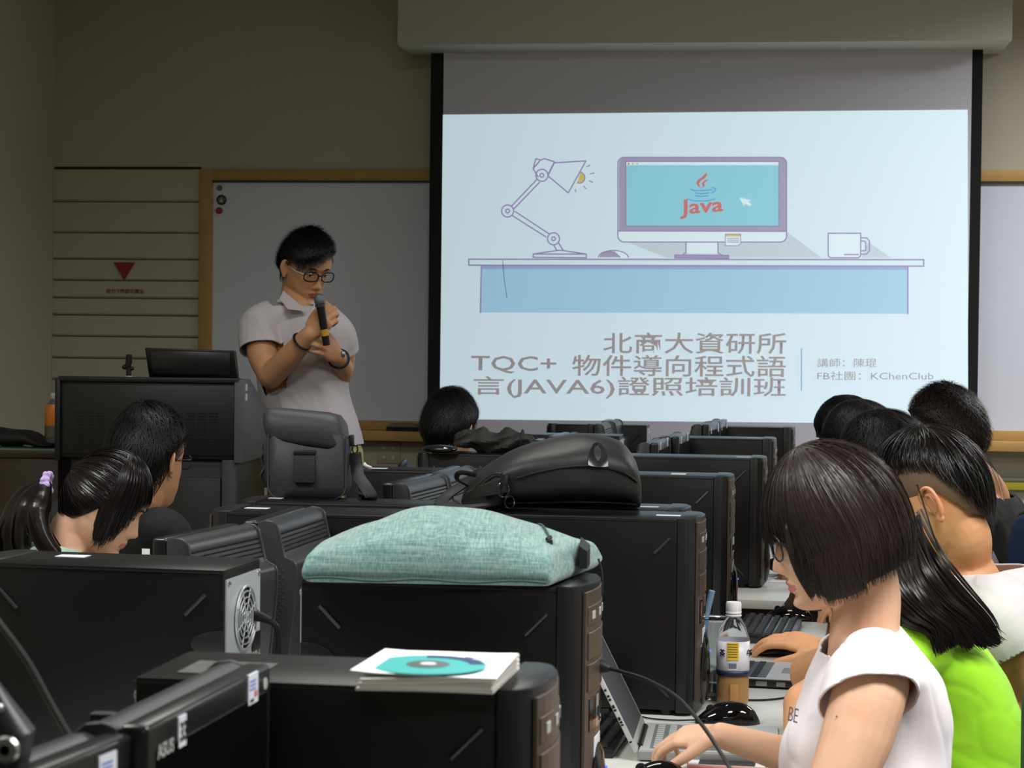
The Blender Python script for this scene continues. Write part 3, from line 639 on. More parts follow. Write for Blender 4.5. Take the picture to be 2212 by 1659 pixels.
dd = disc('disc', .0005, rr_, mat('disc_teal', (70, 178, 176), .3), 0, ds)
obj('disc_print', MB().loft([[(dc.x+r*math.cos(a), dc.y+r*math.sin(a), dc.z+.0012) for a in [math.pi*(.06+.5*k/24) for k in range(25)]] for r in (.042, .0565)], False, False), mat('disc_navy', (44, 58, 110), .35), ds, False)
disc('disc_ring', .008, .022, mat('disc_silver', (150, 156, 160), .25, .7), .0006, ds); disc('disc_hole', .0005, .008, mat('disc_hub', (205, 208, 210), .5), .0012, ds)
# ink word printed on the sleeve, lying flat
tt = text_mesh('printed_word', 'Panasonic', .0085, mat('ink_grey', (60, 60, 80), .6), ds, bold=.0002, scx=1.2); tt.rotation_euler = (-math.pi/2, 0, R(-2)); tq = PZ(1003, 1421, qq+.0025)-L1; tt.location = tq
# ---------------------------------------------------------------- black backpack on towers A and A2
nylon = mat('nylon_black', (20, 20, 22), .5, spec=.5, bump=.35, bscale=60, nscale=10, rgb2=(34, 33, 33)); nylon2 = mat('nylon_strap', (20, 20, 21), .6, bump=.3, bscale=400)
leather = mat('leather_black', (30, 30, 32), .25)
q0 = PZ(1000, 1104, 1.142); q1 = PZ(1385, 1108, 1.142); d = (q1-q0); BL = d.length; ang = math.atan2(d.y, d.x)
bp_ = thing('backpack', 'full black nylon backpack lying on its back across two towers', 'backpack', (q0.x, q0.y, 1.1425), ang)
PXM = BL/(1385-1000)
prof = [(-.02, .012, .04, .1), (.02, .052, .1, .17), (.07, .07, .13, .2), (.14, .088, .165, .25), (.25, .114, .19, .28), (.40, .138, .2, .3), (.55, .152, .205, .3), (.68, .158, .205, .3), (.8, .155, .2, .295), (.9, .142, .195, .28), (.97, .118, .18, .25), (1.005, .086, .15, .2), (1.02, .05, .1, .12)]
rings = []
for (u, h, yw, sp_) in prof:
    ring = []; yc = .15
    for k in range(36):
        a = 2*math.pi*k/36-math.pi/2; ca, sa = math.cos(a), math.sin(a)
        y = yc+yw*.78*(abs(ca)**.72)*(1 if ca > 0 else -1)*.95
        z = h/2+h/2*(abs(sa)**.75)*(1 if sa > 0 else -1)
        f = mnoise.noise(Vector((u*6, y*22, z*26)))*.0045
        if sa < -.6: f = 0; 
        y += f*ca*1.4; z = max(0.0, z+f*sa*1.5+.002*math.sin(u*30)*(sa > 0))
        if abs(z-h*.56) < .009 and ca < 0 and .1 < u < .99: y += .0045
        ring.append((u*BL, y, z))
    rings.append(ring)
bo = obj('main_compartment', MB().loft(rings), nylon, bp_, 'all'); sm = bo.modifiers.new('s', 'SUBSURF'); sm.levels = sm.render_levels = 1
yf = .15-.20*.74
def bsurf(u, zf):     # point on the near face of the bag
    for i in range(len(prof)-1):
        if prof[i][0] <= u <= prof[i+1][0]:
            k = (u-prof[i][0])/(prof[i+1][0]-prof[i][0]); h = prof[i][1]*(1-k)+prof[i+1][1]*k; yw = prof[i][2]*(1-k)+prof[i+1][2]*k
    z = h*zf; sa = (z-h/2)/(h/2); sa_ = math.copysign(abs(sa)**(1/.75), sa); ca = math.sqrt(max(0, 1-sa_*sa_))
    return Vector((u*BL, .15-yw*.78*.95*ca**.72-.001, z))
obj('zip_seam', MB().tube([bsurf(.3+.68*k/16, .56+.05*math.sin(k/16*3)) for k in range(17)], .0022, 6), mat('seam_black', (12, 12, 13), .6), bp_)
obj('base_piping', MB().tube([bsurf(.05+.93*k/20, .12) for k in range(21)], .003, 6), nylon2, bp_)
lp = []
for k in range(9):
    a = math.pi*k/8; p = bsurf(.755-.058*math.cos(a), .62+.30*math.sin(a)); lp.append(p+Vector((0, -.004, 0)))
lb = bsurf(.755, .60)+Vector((0, -.006, 0))
obj('leather_patch', MB().add([lb]+lp+[p+Vector((0, .012, 0)) for p in lp], [(0, i+1, i+2) for i in range(8)]+[(i+1, i+10, i+11, i+2) for i in range(8)]), leather, bp_, True)
obj('front_pocket', MB().loft([[bsurf(u, zf)+Vector((0, o_, 0)) for zf, o_ in ((.1, .01), (.12, -.008), (.35, -.013), (.62, -.010), (.68, .01))] for u in (.02, .08, .16, .235, .25)]), nylon, bp_, True)
obj('pocket_zip', MB().tube([bsurf(.06+.035*k, .66+.15*math.sin(k*.6))+Vector((0, -.012, 0)) for k in range(6)], .0022, 6), mat('zip_grey', (60, 60, 62), .35, .5), bp_)
for k, (a_, b_, r_) in enumerate(((.225, .42, .012), (.245, .16, .010))):
    c0 = bsurf(a_, b_)+Vector((.006*k, -.02, 0))
    obj('buckle_ring', MB().tube([c0+Vector((r_*math.cos(t_), .003*math.sin(t_*2), r_*1.3*math.sin(t_))) for t_ in [2*math.pi*i/18 for i in range(19)]], .0016, 6), mat('ring_steel', (80, 82, 84), .2, .9), bp_)
obj('buckle_tab', MB().box((.208*BL, -.018+.02, .032), (.232*BL, .012, .08)), leather, bp_, True, .003)
obj('shoulder_strap', MB().tube(spline([(.16*BL, .03, .012), (.08*BL, .0, .010), (-.02*BL, .02, .006), (-.09*BL, .05, .006), (-.13*BL, .09, .008), (-.1*BL, .14, .02), (.0, .16, .045), (.1*BL, .15, .075)]), .016, 10, flat=.3, up=(0, 0, 1)), nylon2, bp_)
obj('carry_loop', MB().tube(spline([(.02*BL, .1, .045), (-.04*BL, .08, .06), (-.02*BL, .06, .075), (.07*BL, .07, .07)]), .006, 8, flat=.4), nylon2, bp_)
# ---------------------------------------------------------------- camera bag upright on L3
q = PZ(662, 1076, 1.141); cb = thing('camera_bag', 'upright black camera bag with a flap lid and a small front pocket', 'camera bag', (q.x, q.y+.0, 1.1402), R(5))
cg = mat('bag_charcoal', (38, 40, 44), .55, bump=.2, bscale=300, nscale=14, rgb2=(46, 48, 52))
def rr2(w_, h_, r, n=6, sx=1):
    o = []
    for cx, cy, a0 in ((w_/2-r, r, -90), (w_/2-r, h_-r, 0), (-w_/2+r, h_-r, 90), (-w_/2+r, r, 180)):
        o += [(cx+r*math.cos(R(a0+90*k/n)), cy+r*math.sin(R(a0+90*k/n))) for k in range(n+1)]
    return o
bw, bh, bd = .178, .165, .115
rg = []
for y, s, dx in ((.0, .93, 0), (.006, .98, 0), (.02, 1, 0), (.07, 1.02, 0), (.1, 1.0, 0), (.112, .96, 0), (.115, .9, 0)):
    rg.append([(x*s+.012*(z/bh-.5)*0, y+.004*math.sin(z*30), max(.0, z*(.5+.5*s)+(1-s)*.02)) for x, z in rr2(bw, bh-.018, .026)])
obj('body', MB().loft(rg), cg, cb, 'all')
lid = []
for (z, w_, y0_, y1_) in ((bh-.05, .99, -.002, bd+.002), (bh-.034, 1.03, -.006, bd+.004), (bh-.004, 1.025, -.005, bd+.004), (bh+.012, 1.0, .002, bd+.002), (bh+.024, .93, .014, bd-.008), (bh+.029, .7, .035, bd-.03)):
    ring = []
    for k in range(32):
        a = 2*math.pi*k/32; c_, s_ = math.cos(a), math.sin(a); e = .35
        x = (bw/2*w_)*math.copysign(abs(c_)**e, c_); y = (y0_+y1_)/2+(y1_-y0_)/2*math.copysign(abs(s_)**e, s_)
        ring.append((x-.006+(-.012*(z-bh+.03)/.06), y, z+(.012 if z > bh else 0)*(-(x/(bw/2)))*.6-(.014 if z < bh-.02 else 0)*(x/(bw/2)) *.8))
    lid.append(ring)
obj('lid', MB().loft(lid), cg, cb, 'all')
obj('front_pocket', MB().box((-.028, -.009, .035), (.02, .004, .107)), cg, cb, True, .003)
obj('pocket_flap', MB().box((-.029, -.012, .098), (.021, .002, .108)), mat('flap_charcoal', (30, 32, 36), .4), cb, True, .002)
obj('front_piping', MB().tube([(x*.975, .0055-.002, z*.99+.001) for x, z in rr2(bw, bh, .026)[14:]+rr2(bw, bh, .026)[:8]], .0022, 6), mat('piping_grey', (62, 64, 68), .35), cb)
sp = []
for z, s in ((.02, .9), (.04, 1), (.09, 1.0), (.12, .95)):
    sp.append([(-bw/2+.004-.022*s*math.sin(math.pi*k/8), .02+.08*k/8, z) for k in range(9)])
obj('side_pocket', MB().loft(sp, True, True), cg, cb, 'all')
for s_ in (-1, 1):
    obj('strap_anchor', MB().box((s_*(bw/2+.003)-.004, .045, .115), (s_*(bw/2+.003)+.006, .07, .14)), zipm, cb, True, .002)
    obj('strap_ring', MB().tube([(s_*(bw/2+.012)+.006*math.cos(t_), .056, .108+.009*math.sin(t_)) for t_ in [2*math.pi*i/14 for i in range(15)]], .0018, 6), mat('ring_steel', (80, 82, 84)), cb)
obj('shoulder_strap', MB().tube(spline([(bw/2+.012, .056, .1), (bw/2+.016, .05, .075), (bw/2+.024, .02, .05), (bw/2+.044, -.01, .028), (bw/2+.058, -.02, .006), (bw/2+.04, -.0, .004), (bw/2+.03, .05, .004)]), .0145, 10, flat=.28, up=(0, -1, .4)), nylon2, cb)
obj('strap_tail', MB().tube(spline([(-bw/2-.01, .056, .105), (-bw/2-.02, .05, .085), (-bw/2-.012, .045, .065), (-bw/2-.02, .04, .045), (-bw/2-.008, .04, .03)]), .004, 6), nylon2, cb)
# ---------------------------------------------------------------- dark umbrella, pouch, tissue
um = thing('folded_umbrella', 'crumpled dark grey folded umbrella lying on a tower near the screen', 'umbrella', PZ(1065, 978, 1.142), R(3))
rnd = random.Random(3); rg = []
for k in range(21):
    u = k/20; x = -.125+.25*u; r = .006+.034*math.sin(math.pi*min(1, max(0, u*.97+.03)))**.45; r *= 1+.2*math.sin(u*21)
    if u > .86: r *= .75
    rg.append([(x+.004*math.sin(a*3+u*9), .06+r*1.15*math.cos(a)*(1+.16*math.sin(a*5+u*13)), .034+.006*math.sin(u*9)+min(1, .9)*r*math.sin(a)*(1+.18*math.sin(a*4-u*17))) for a in [2*math.pi*i/28 for i in range(28)]])
obj('canopy', MB().loft(rg), mat('umbrella_cloth', (48, 48, 46), .7, bump=.5, bscale=50), um, True)
obj('tie_band', MB().tube([(.085+.004*math.sin(a), .06+.034*math.cos(a), .036+.033*math.sin(a)) for a in [2*math.pi*i/20 for i in range(21)]], .004, 6), nylon2, um)
obj('handle', MB().tube([(.12, .06, .03), (.15, .06, .028)], .01, 12), rubber, um)
pz_ = thing('pouch', 'small flat black pouch with a silver clasp, left of the dark umbrella', 'pouch', PZ(948, 981, 1.142), R(4))
obj('shell', MB().ball((0, .04, .014), (.055, .045, .0135), 24, 12), leather, pz_)
obj('clasp', MB().ball((.018, .003, .016), (.009, .004, .006), 12, 8), mat('clasp_silver', (190, 190, 192), .2, .9), pz_)
ts = thing('tissue', 'small twisted scrap of white tissue on a tower near the standing man', 'tissue', PZ(790, 1012, 1.142))
obj('scrap', MB().tube([(-.006, 0, .012), (.002, 0, .007), (.01, .004, .004), (.014, .01, .003)], [.0065, .004, .004, .002], 8), paper, ts)
# sticker on a monitor end seen just above the sleeve
# ---------------------------------------------------------------- things on the right desk
def keyboard(label, px, py, rz, L=.44, D=.15, rows=5, cols_=19):
    q = PZ(px, py, DZ); t = thing('keyboard', label, 'keyboard', (q.x, q.y, DZ), rz)
    obj('base', MB().prism([(0, 0), (0, .016), (D, .026), (D, .004), (D-.01, 0)], 0, L, 'y').xf(Matrix.Diagonal((-1, 1, 1, 1))), mbez, t, True, .003)
    km = bpy.data.meshes.get('key') or MB().loft([[(-.0078, -.0078, 0), (.0078, -.0078, 0), (.0078, .0078, 0), (-.0078, .0078, 0)], [(-.006, -.006, .006), (.006, -.006, .006), (.006, .006, .006), (-.006, .006, .006)]]).mesh('key', mat('key_black', (34, 34, 37), .3), True)
    for r_ in range(rows+1):
        for c_ in range(cols_):
            if c_ in (14,) or (r_ == 5 and c_ % 5 == 0): continue
            y = .02+c_*(L-.04)/(cols_-1); x = -(.02+r_*(D-.04)/rows)
            link('key', km, t, (x, y, .0165-x*.067))
    return t
mshell = mat('mouse_black', (9, 9, 10), .07, spec=.7)
def mouse(label, px, py, rz, L=.115, W=.064, H=.038):
    q = PZ(px, py, DZ); t = thing('computer_mouse', label, 'mouse', (q.x, q.y, DZ), rz); rg = []
    for k in range(15):
        u = k/14; w_ = W/2*(math.sin(math.pi*min(.985, max(.015, u)))**.45); h_ = H*(math.sin(math.pi*min(.98, max(.02, (1-u)**.8)))**.6)
        rg.append([(-L/2+L*u, w_*math.cos(a), h_*max(0, math.sin(a))**.8 if math.sin(a) > 0 else 0) for a in [math.pi*i/12 for i in range(13)]])
    obj('shell', MB().loft(rg), mshell, t, 'all')
    obj('wheel', MB().lathe([(.009, -.003), (.010, 0), (.009, .003)], 16).xf(Matrix.Translation((-L*.26, 0, H*.62)) @ Matrix.Rotation(math.pi/2, 4, 'X')), rubber, t)
    obj('cord', MB().tube(spline([(-L/2+.004, 0, .006), (-L/2-.04, .01, .003), (-L/2-.09, .03, .003), (-L/2-.12, .08, .003)]), .0016, 6), rubber, t)
    return t
def laptop(label, cx, cy, rz, tilt, Wd, Dp, deck, lidc, cat='laptop'):
    """hinge along local y at x=0, deck towards +x"""
    t = thing('laptop', label, cat, (cx, cy, DZ), rz)
    obj('base', MB().box((0, 0, .003), (Dp, Wd, .02)), mat('laptop_side', (150, 152, 154), .35, .3) if deck is silverm else mbez, t, True, .003)
    obj('deck', MB().box((.003, .003, .02), (Dp-.003, Wd-.003, .0215)), deck, t, False)
    kw = obj('key_well', MB().box((.02, .02, .0212), (Dp*.55, Wd-.02, .0222)), mat('key_well_grey', (100, 104, 106), .5) if deck is silverm else mbez, t, False)
    km = MB().box((-.0068, -.0068, 0), (.0068, .0068, .0016)).mesh('flat_key', mat('key_silver', (160, 164, 164), .5) if deck is silverm else mat('key_black', (34, 34, 37)), False)
    for r_ in range(5):
        for c_ in range(int(Wd/.0195)-1): link('key', km, kw, (.033+r_*.0185*Dp/.19*.9, .028+c_*.0195, .0222))
    obj('touch_pad', MB().box((Dp*.64, Wd*.36, .0214), (Dp*.92, Wd*.64, .0222)), mat('pad_grey', (128, 130, 140), .4), t, True, .0005)
    if tilt is not None:
        M = Matrix.Translation((.0, 0, .018)) @ Matrix.Rotation(tilt, 4, 'Y')
        Hl = Dp*.98
        ld = obj('lid', MB().box((-.008, 0, 0), (0, Wd, Hl)).xf(M), lidc, t, True, .003)
        obj('screen', MB().box((.0, .014, .022), (.0006, Wd-.014, Hl-.016)).xf(M), mat('laptop_screen', (84, 88, 94), .2), ld, False)
        obj('hinge', MB().tube([(0, .04, .02), (0, Wd-.04, .02)], .007, 10), mbez, t)
        edge = MB(); rnd = random.Random(5); z = .02
        while z < Hl-.05:
            wz = rnd.choice((.004, .006, .003)); 
            if rnd.random() < .72: edge.box((-.0065, -.0006, z), (-.0015, .0, z+wz))
            z += wz+rnd.choice((.002, .003, .012))
        edge.xf(M); obj('edge_lettering', edge, mat('ink_black', (15, 15, 18)), ld, False)['kind'] = 'stuff'
    return t
silverm = mat('laptop_silver', (188, 192, 192), .35, .3); greym = mat('laptop_palmrest', (178, 180, 182), .4, .2)
hn = PZ(1378, 1622, DZ+.02); hf = PZ(1396, 1562, DZ+.02); dv = hf-hn
lt = laptop('open silver laptop with its lid tilted towards the dark towers, at the bottom', hn.x, hn.y, math.atan2(-dv.x, dv.y)*.5, R(-27), min(.3, dv.length), .255, silverm, silverm)
q = PZ(1618, 1484, DZ)
l2 = laptop('black laptop with a grey palm rest behind the tea bottle, ports facing the camera', q.x-.13, q.y, R(-6), None, .25, .3, greym, None)
for k in range(3): obj('port', MB().box((.145+.045*k, -.001, .006), (.17+.04*k, .004, .016)), mat('port_metal', (150, 150, 140), .3, .7), l2, True, .001)
keyboard('black keyboard beside the side of the silver laptop, at the sleeve tower', 1352, 1628, R(-4), .36).location = PZ(1352, 1628, DZ)+Vector((-.02, -.05, 0))
keyboard('black keyboard behind the tea bottle, under the hand on the mouse', 1712, 1394, R(-5), .36)
mouse('glossy black mouse standing in front of the tea bottle', 1571, 1562, R(8), .128, .07, .044)
mouse('glossy black mouse under the hand next to the dark keyboard', 1668, 1414, R(10), .115)
mouse('glossy black mouse farther up the desk beside the keyboard', 1705, 1337, R(-20), .13, .08, .04)
mouse('black mouse under the hand of the girl with bobbed hair', 1420, 1690, R(5), .11)
# tea bottle
pet = mat('pet_clear', (235, 240, 245), .04, trans=1, ior=1.2); tea = mat('milk_tea', (196, 150, 98), .25, sss=.2); pet2 = mat('cup_clear', (225, 230, 232), .05, trans=1, ior=1.45)
q = PZ(1582, 1524, DZ); bt = thing('tea_bottle', 'plastic bottle of milk tea with a yellow label and white cap', 'bottle', (q.x, q.y, DZ), R(6))
r_ = .0335
pr = [(.006, .0), (.026, .0), (.032, .006), (r_, .02), (r_, .055), (r_-.001, .062), (r_, .068), (r_, .14), (r_-.002, .15), (.026, .168), (.018, .180), (.0135, .189), (.0135, .2), (.006, .2)]
def sq(prof_, o=(0, 0, 0), e=.82, seg=48):
    rr = []
    for r, z in prof_:
        ring = []
        for k in range(seg):
            a = 2*math.pi*k/seg+math.pi/seg; c_, s_ = math.cos(a), math.sin(a); sup = (abs(c_)**(2/e)+abs(s_)**(2/e))**(-e/2) if r > .02 else 1
            ring.append((r*c_*sup, r*s_*sup, z))
        rr.append(ring)
    return MB().loft(rr)
obj('shell', sq(pr), pet, bt, 'all')
obj('tea', sq([(.004, .003), (.025, .003), (.031, .008), (r_-.0015, .02), (r_-.0015, .056), (r_-.0025, .062), (r_-.0015, .067), (r_-.0015, .128), (.004, .128)]), tea, bt, 'all')
lbp = [(r_+.0008, .066), (r_+.0008, .138)]
obj('label', sq(lbp+[(r_+.0003, .138), (r_+.0003, .066)]), mat('label_lilac', (222, 220, 232), .35), bt, 'all')
obj('navy_band', sq([(r_+.0012, .066), (r_+.0012, .077), (r_+.0004, .077), (r_+.0004, .066)]), mat('band_navy', (32, 36, 66), .4), bt, 'all')
for (a, w_, z0, z1, m_, nm) in ((-.1, .34, .100, .137, mat('label_yellow', (226, 190, 60), .4), 'yellow_panel'), (-.1, .28, .08, .097, mat('label_grey', (200, 202, 212), .5), 'fine_print_panel')):
    def pt(tx, z, o=.0022):
        a0 = -math.pi/2+a+tx; c_, s_ = math.cos(a0), math.sin(a0); e = .82; sup = (abs(c_)**(2/e)+abs(s_)**(2/e))**(-e/2)
        return ((r_+o)*c_*sup, (r_+o)*s_*sup, z)
    obj(nm, MB().loft([[pt(-w_+2*w_*k/8, z0), pt(-w_+2*w_*k/8, z1), pt(-w_+2*w_*k/8, z1, .001), pt(-w_+2*w_*k/8, z0, .001)] for k in range(9)]), m_, bt, False)
    o_ = MB()
    for k in range(6):
        z = z1-.004-(z1-z0-.006)*k/6; o_.loft([[pt(-w_*.85+1.6*w_*j/4, z-.0007, .0028), pt(-w_*.85+1.6*w_*j/4, z+.0007, .0028), pt(-w_*.85+1.6*w_*j/4, z, .002)] for j in range(5)])
    obj('fine_print', o_, mat('ink_brown', (110, 90, 50), .6) if 'yellow' in nm else mat('ink_grey2', (110, 112, 130), .6), bt, False)['kind'] = 'stuff'
for s_, ch in ((.72, '午'), (-.9, '茶')):
    a0 = -math.pi/2+s_; g_ = text_mesh('label_character', ch, .017, mat('ink_black', (15, 15, 18)), bt, bold=.0003); c_, s2 = math.cos(a0), math.sin(a0); e = .82; sup = (abs(c_)**(2/e)+abs(s2)**(2/e))**(-e/2)*1.02
    g_.location = ((r_+.0024)*c_*sup, (r_+.0024)*s2*sup, .108); g_.rotation_euler = (0, 0, a0+math.pi/2)
obj('recess_panel', MB().prism([(-.009, .018), (-.005, .013), (.005, .013), (.009, .018), (.009, .05), (-.009, .05)], -r_-.0025, -r_+.001, 'y'), mat('tea_panel', (176, 128, 78), .2), bt, True, .001)
obj('neck_ring', MB().lathe([(.0145, .186), (.017, .188), (.017, .190), (.0145, .192)], 32), mat('ring_white', (215, 216, 220), .4), bt)
cap = MB().lathe([(.0155, .193), (.0165, .194), (.0165, .197), (.0158, .198), (.0162, .199), (.0162, .214), (.0148, .217), (.004, .217)], 40)
obj('cap', cap, mat('cap_white', (236, 236, 240), .4), bt)
q = PZ(1537, 1514, DZ); cu = thing('plastic_cup', 'clear plastic cup with a straw, left of the tea bottle', 'cup', (q.x, q.y+.03, DZ))
obj('cup_wall', MB().lathe([(.003, .001), (.028, .001), (.029, .004), (.041, .168), (.043, .17), (.043, .174), (.0405, .172), (.0400, .168), (.0278, .006), (.003, .004)], 40), pet2, cu)
obj('straw', MB().tube([(-.022, -.012, .006), (-.004-.012, -.014, .17), (-.002, -.02, .232)], .0068, 12), mat('straw_blue', (150, 185, 215), .3, trans=.35, ior=1.15), cu)
obj('dregs', MB().lathe([(.003, .006), (.028, .006), (.0285, .010), (.003, .010)], 32), mat('dregs_brown', (150, 120, 90), .3), cu)
# pink phone
q = PZ(1484, 1655, DZ); ph = thing('smartphone', 'pink smartphone lying at the bottom edge near the girl with bobbed hair', 'phone', (q.x, q.y-.02, DZ+.0), R(-3))
obj('body', MB().box((0, 0, 0), (.14, .068, .0075)), mat('phone_pink', (236, 168, 158), .35, .2), ph, True, .0034, 4)
obj('front_glass', MB().box((.002, .002, .0074), (.138, .066, .0079)), mat('phone_white', (235, 235, 238), .1), ph, True, .0003)
obj('display', MB().box((.02, .005, .0078), (.12, .063, .0082)), mat('phone_display', (40, 42, 46), .08), ph, False)
for x in (.02, .045): obj('side_button', MB().box((x, -.001, .0025), (x+.015, .001, .0052)), mat('phone_pink', (0, 0, 0)), ph, True, .0005)
# usb lead from tower B
uc = thing('usb_cable', 'black usb lead plugged into the tower under the sleeve, arching over the desk', 'cable', P(1270, 1438, 2.99)); L0 = uc.location
obj('plug', MB().tube([P(1268, 1437, 3.0)-L0, P(1282, 1438, 2.99)-L0, P(1300, 1440, 2.98)-L0, P(1318, 1445, 2.975)-L0], [.009, .0115, .0105, .005], 12), rubber, uc)
obj('lead', MB().tube(spline([P(1316, 1444, 2.975)-L0, P(1345, 1452, 2.96)-L0, P(1400, 1470, 2.93)-L0, P(1465, 1508, 2.9)-L0, P(1518, 1568, 2.86)-L0, P(1556, 1625, 2.83)-L0, P(1580, 1670, 2.8)-L0, P(1600, 1760, 2.76)-L0]), .0031, 8), rubber, uc)
tag(obj('cable', MB().tube(spline([PZ(1600, 1512, DZ+.003), PZ(1650, 1512, DZ+.003), PZ(1700, 1506, DZ+.003), PZ(1760, 1490, DZ+.003)]), .0022, 6), rubber), 'black cable lying on the white desk right of the tea bottle', 'cable')
# paper and navy pouch on the far right desk
q = PZ(1660, 1258, DZ); pp_ = thing('paper_sheet', 'white paper sheet on the far desk beside the glasses of the bob girl', 'paper', (q.x, q.y, DZ), R(-8))
obj('sheet', MB().box((0, 0, .0002), (.21, .297, .0012)), paper, pp_, False)
q = PZ(1690, 1244, DZ+.002); np_ = thing('pencil_case', 'dark navy soft pencil case on the white paper', 'pencil case', (q.x+.03, q.y+.05, DZ+.0015), R(30))
obj('pouch', MB().ball((0, 0, .034), (.09, .045, .033), 24, 12), mat('navy_cloth', (22, 28, 50), .7, bump=.4, bscale=60), np_, 'all')
obj('zip', MB().tube([(-.07+.014*k, 0, .062+.005*math.sin(k/10*3.14)) for k in range(11)], .0025, 6), zipm, np_)
# ---------------------------------------------------------------- people: tools
RU = Vector((_r.x, _r.y, 0)); DU = Vector((-_r.y, _r.x, 0)); ZU = Vector((0, 0, 1))
def ip(x, xs, ys): return float(np.interp(x, xs, ys))
_zs = [-.123, -.117, -.105, -.09, -.075, -.06, -.045, -.02, 0, .015, .03, .055, .08, .10, .112, .118]
_yf = [.052, .078, .088, .086, .0885, .088, .087, .087, .086, .093, .093, .088, .072, .05, .03, .008]
_zb = [-.123, -.1, -.07, -.04, -.01, .02, .05, .08, .10, .112, .118]; _yb = [-.02, -.042, -.06, -.078, -.092, -.097, -.094, -.078, -.055, -.03, -.008]
_zw = [-.123, -.115, -.105, -.09, -.07, -.04, -.01, .02, .05, .08, .10, .112, .118]; _ww = [.02, .031, .040, .050, .059, .067, .072, .075, .073, .063, .049, .029, .008]
def headpt(a, z):
    w_ = ip(z, _zw, _ww); s, c_ = math.sin(a), math.cos(a)
    x = w_*math.copysign(abs(s)**.92, s)
    if c_ >= 0: y = ip(z, _zs, _yf)*abs(c_)**.8
    else: y = ip(z, _zb, _yb)*abs(c_)**.9
    if c_ > 0:
        g = lambda cx, cz, sx, sz: math.exp(-((x-cx)/sx)**2-((z-cz)/sz)**2)
        nz = ip(z, [-.058, -.053, -.047, -.041, -.03, -.015, 0, .008], [0, .010, .021, .0235, .017, .010, .004, 0]); nw = ip(z, [-.055, -.045, -.02, .005], [.0135, .012, .009, .008])
        y += nz*math.exp(-(x/nw)**2)
        y += .004*(g(.0135, -.047, .006, .007)+g(-.0135, -.047, .006, .007))
        y -= .0085*(g(.031, 0, .015, .011)+g(-.031, 0, .015, .011)); y += .004*(g(.031, -.001, .011, .006)+g(-.031, -.001, .011, .006))
        y += .003*(g(.03, .018, .02, .006)+g(-.03, .018, .02, .006))
        y += .0065*g(0, -.069, .019, .0045)+.0065*g(0, -.081, .017, .005)-.0055*g(0, -.0752, .022, .0018)
        y -= .004*g(0, -.092, .02, .006); y += .004*g(0, -.107, .016, .009)+.003*(g(.042, -.03, .016, .018)+g(-.042, -.03, .016, .018))
    return (x, y, z)
def add_head(mb, M, ears=(1, -1), earm=1.0):
    zs = [-.123+.241*(i/84) for i in range(85)]
    mb.loft([[M @ Vector(headpt(2*math.pi*k/88, z)) for k in range(88)] for z in zs])
    for s in ears:
        # ear: back plate, curled rim, inner fold, lobe, small front flap
        E = M @ Matrix.Translation((s*.0715, -.006, -.012)) @ Matrix.Rotation(s*R(24), 4, 'Z') @ Matrix.Rotation(R(-8), 4, 'X')
        t = MB()
        t.ball((s*.006, -.006, .0), (.0045, .0145, .026), 16, 10)
        rim = [(s*.002, .012, -.004), (s*.006, .014, .012), (s*.009, .008, .026), (s*.012, -.006, .031), (s*.014, -.018, .024), (s*.014, -.021, .008), (s*.012, -.017, -.008), (s*.009, -.010, -.020), (s*.006, .0, -.027)]
        t.tube(spline(rim, 4), .0037, 8)
        t.tube(spline([(s*.010, -.0, .018), (s*.012, -.009, .016), (s*.0125, -.012, .004), (s*.010, -.009, -.008), (s*.008, -.002, -.014)], 4), .0028, 8)
        t.ball((s*.006, -.002, -.026), (.005, .008, .0085), 12, 8); t.ball((s*.004, .010, -.006), (.0045, .004, .007), 10, 8)
        if earm != 1: t.xf(Matrix.Scale(earm, 4))
        t.xf(E); mb.add(t.v, t.f)
def head_matrix(H, au, pitch, roll=0, s=1.0):
    """au: heading in degrees in the image plan: 0 = to the image right, 90 = away, 180 = image left, 270 = towards the camera"""
    f0 = RU*math.cos(R(au))+DU*math.sin(R(au)); f = f0*math.cos(R(pitch))-ZU*math.sin(R(pitch)); u = ZU*math.cos(R(pitch))+f0*math.sin(R(pitch))
    r = f.cross(u); Mx = Matrix((r, f, u)).transposed().to_4x4()
    return Matrix.Translation(H) @ Mx @ Matrix.Rotation(R(roll), 4, 'Y') @ Matrix.Scale(s, 4)
def torso(mb, secs, infl=0, seg=40, e=.85):
    rings = []
    for (px, py, d, ru, rd, yaw) in secs:
        c_ = P(px, py, d) if not isinstance(px, Vector) else px
        e1 = RU*math.cos(R(yaw))+DU*math.sin(R(yaw)); e2 = -RU*math.sin(R(yaw))+DU*math.cos(R(yaw))
        rings.append([c_+e1*(ru+infl)*math.copysign(abs(math.cos(a))**e, math.cos(a))+e2*(rd+infl)*math.copysign(abs(math.sin(a))**e, math.sin(a)) for a in [2*math.pi*k/seg for k in range(seg)]])
    # smooth interpolation between the given sections
    out = []
    n = len(rings)
    for i in range(n-1):
        for k in range(4):
            t = k/4; r0, r1, r2, r3 = rings[max(i-1, 0)], rings[i], rings[i+1], rings[min(i+2, n-1)]
            out.append([.5*((2*b)+(c_-a)*t+(2*a-5*b+4*c_-d)*t*t+(3*b-a-3*c_+d)*t**3) for a, b, c_, d in zip(r0, r1, r2, r3)])
    out.append(rings[-1]); mb.loft(out)
def limb(mb, pts, rs, seg=20, infl=0):
    ps = spline(pts, 6); n = len(pts)-1; rr = [ip(i/6, range(n+1), rs)+infl for i in range(len(ps))]
    mb.tube(ps, rr, seg); mb.ball(ps[0], rr[0]*.98, 16, 10); mb.ball(ps[-1], rr[-1]*.98, 16, 10)
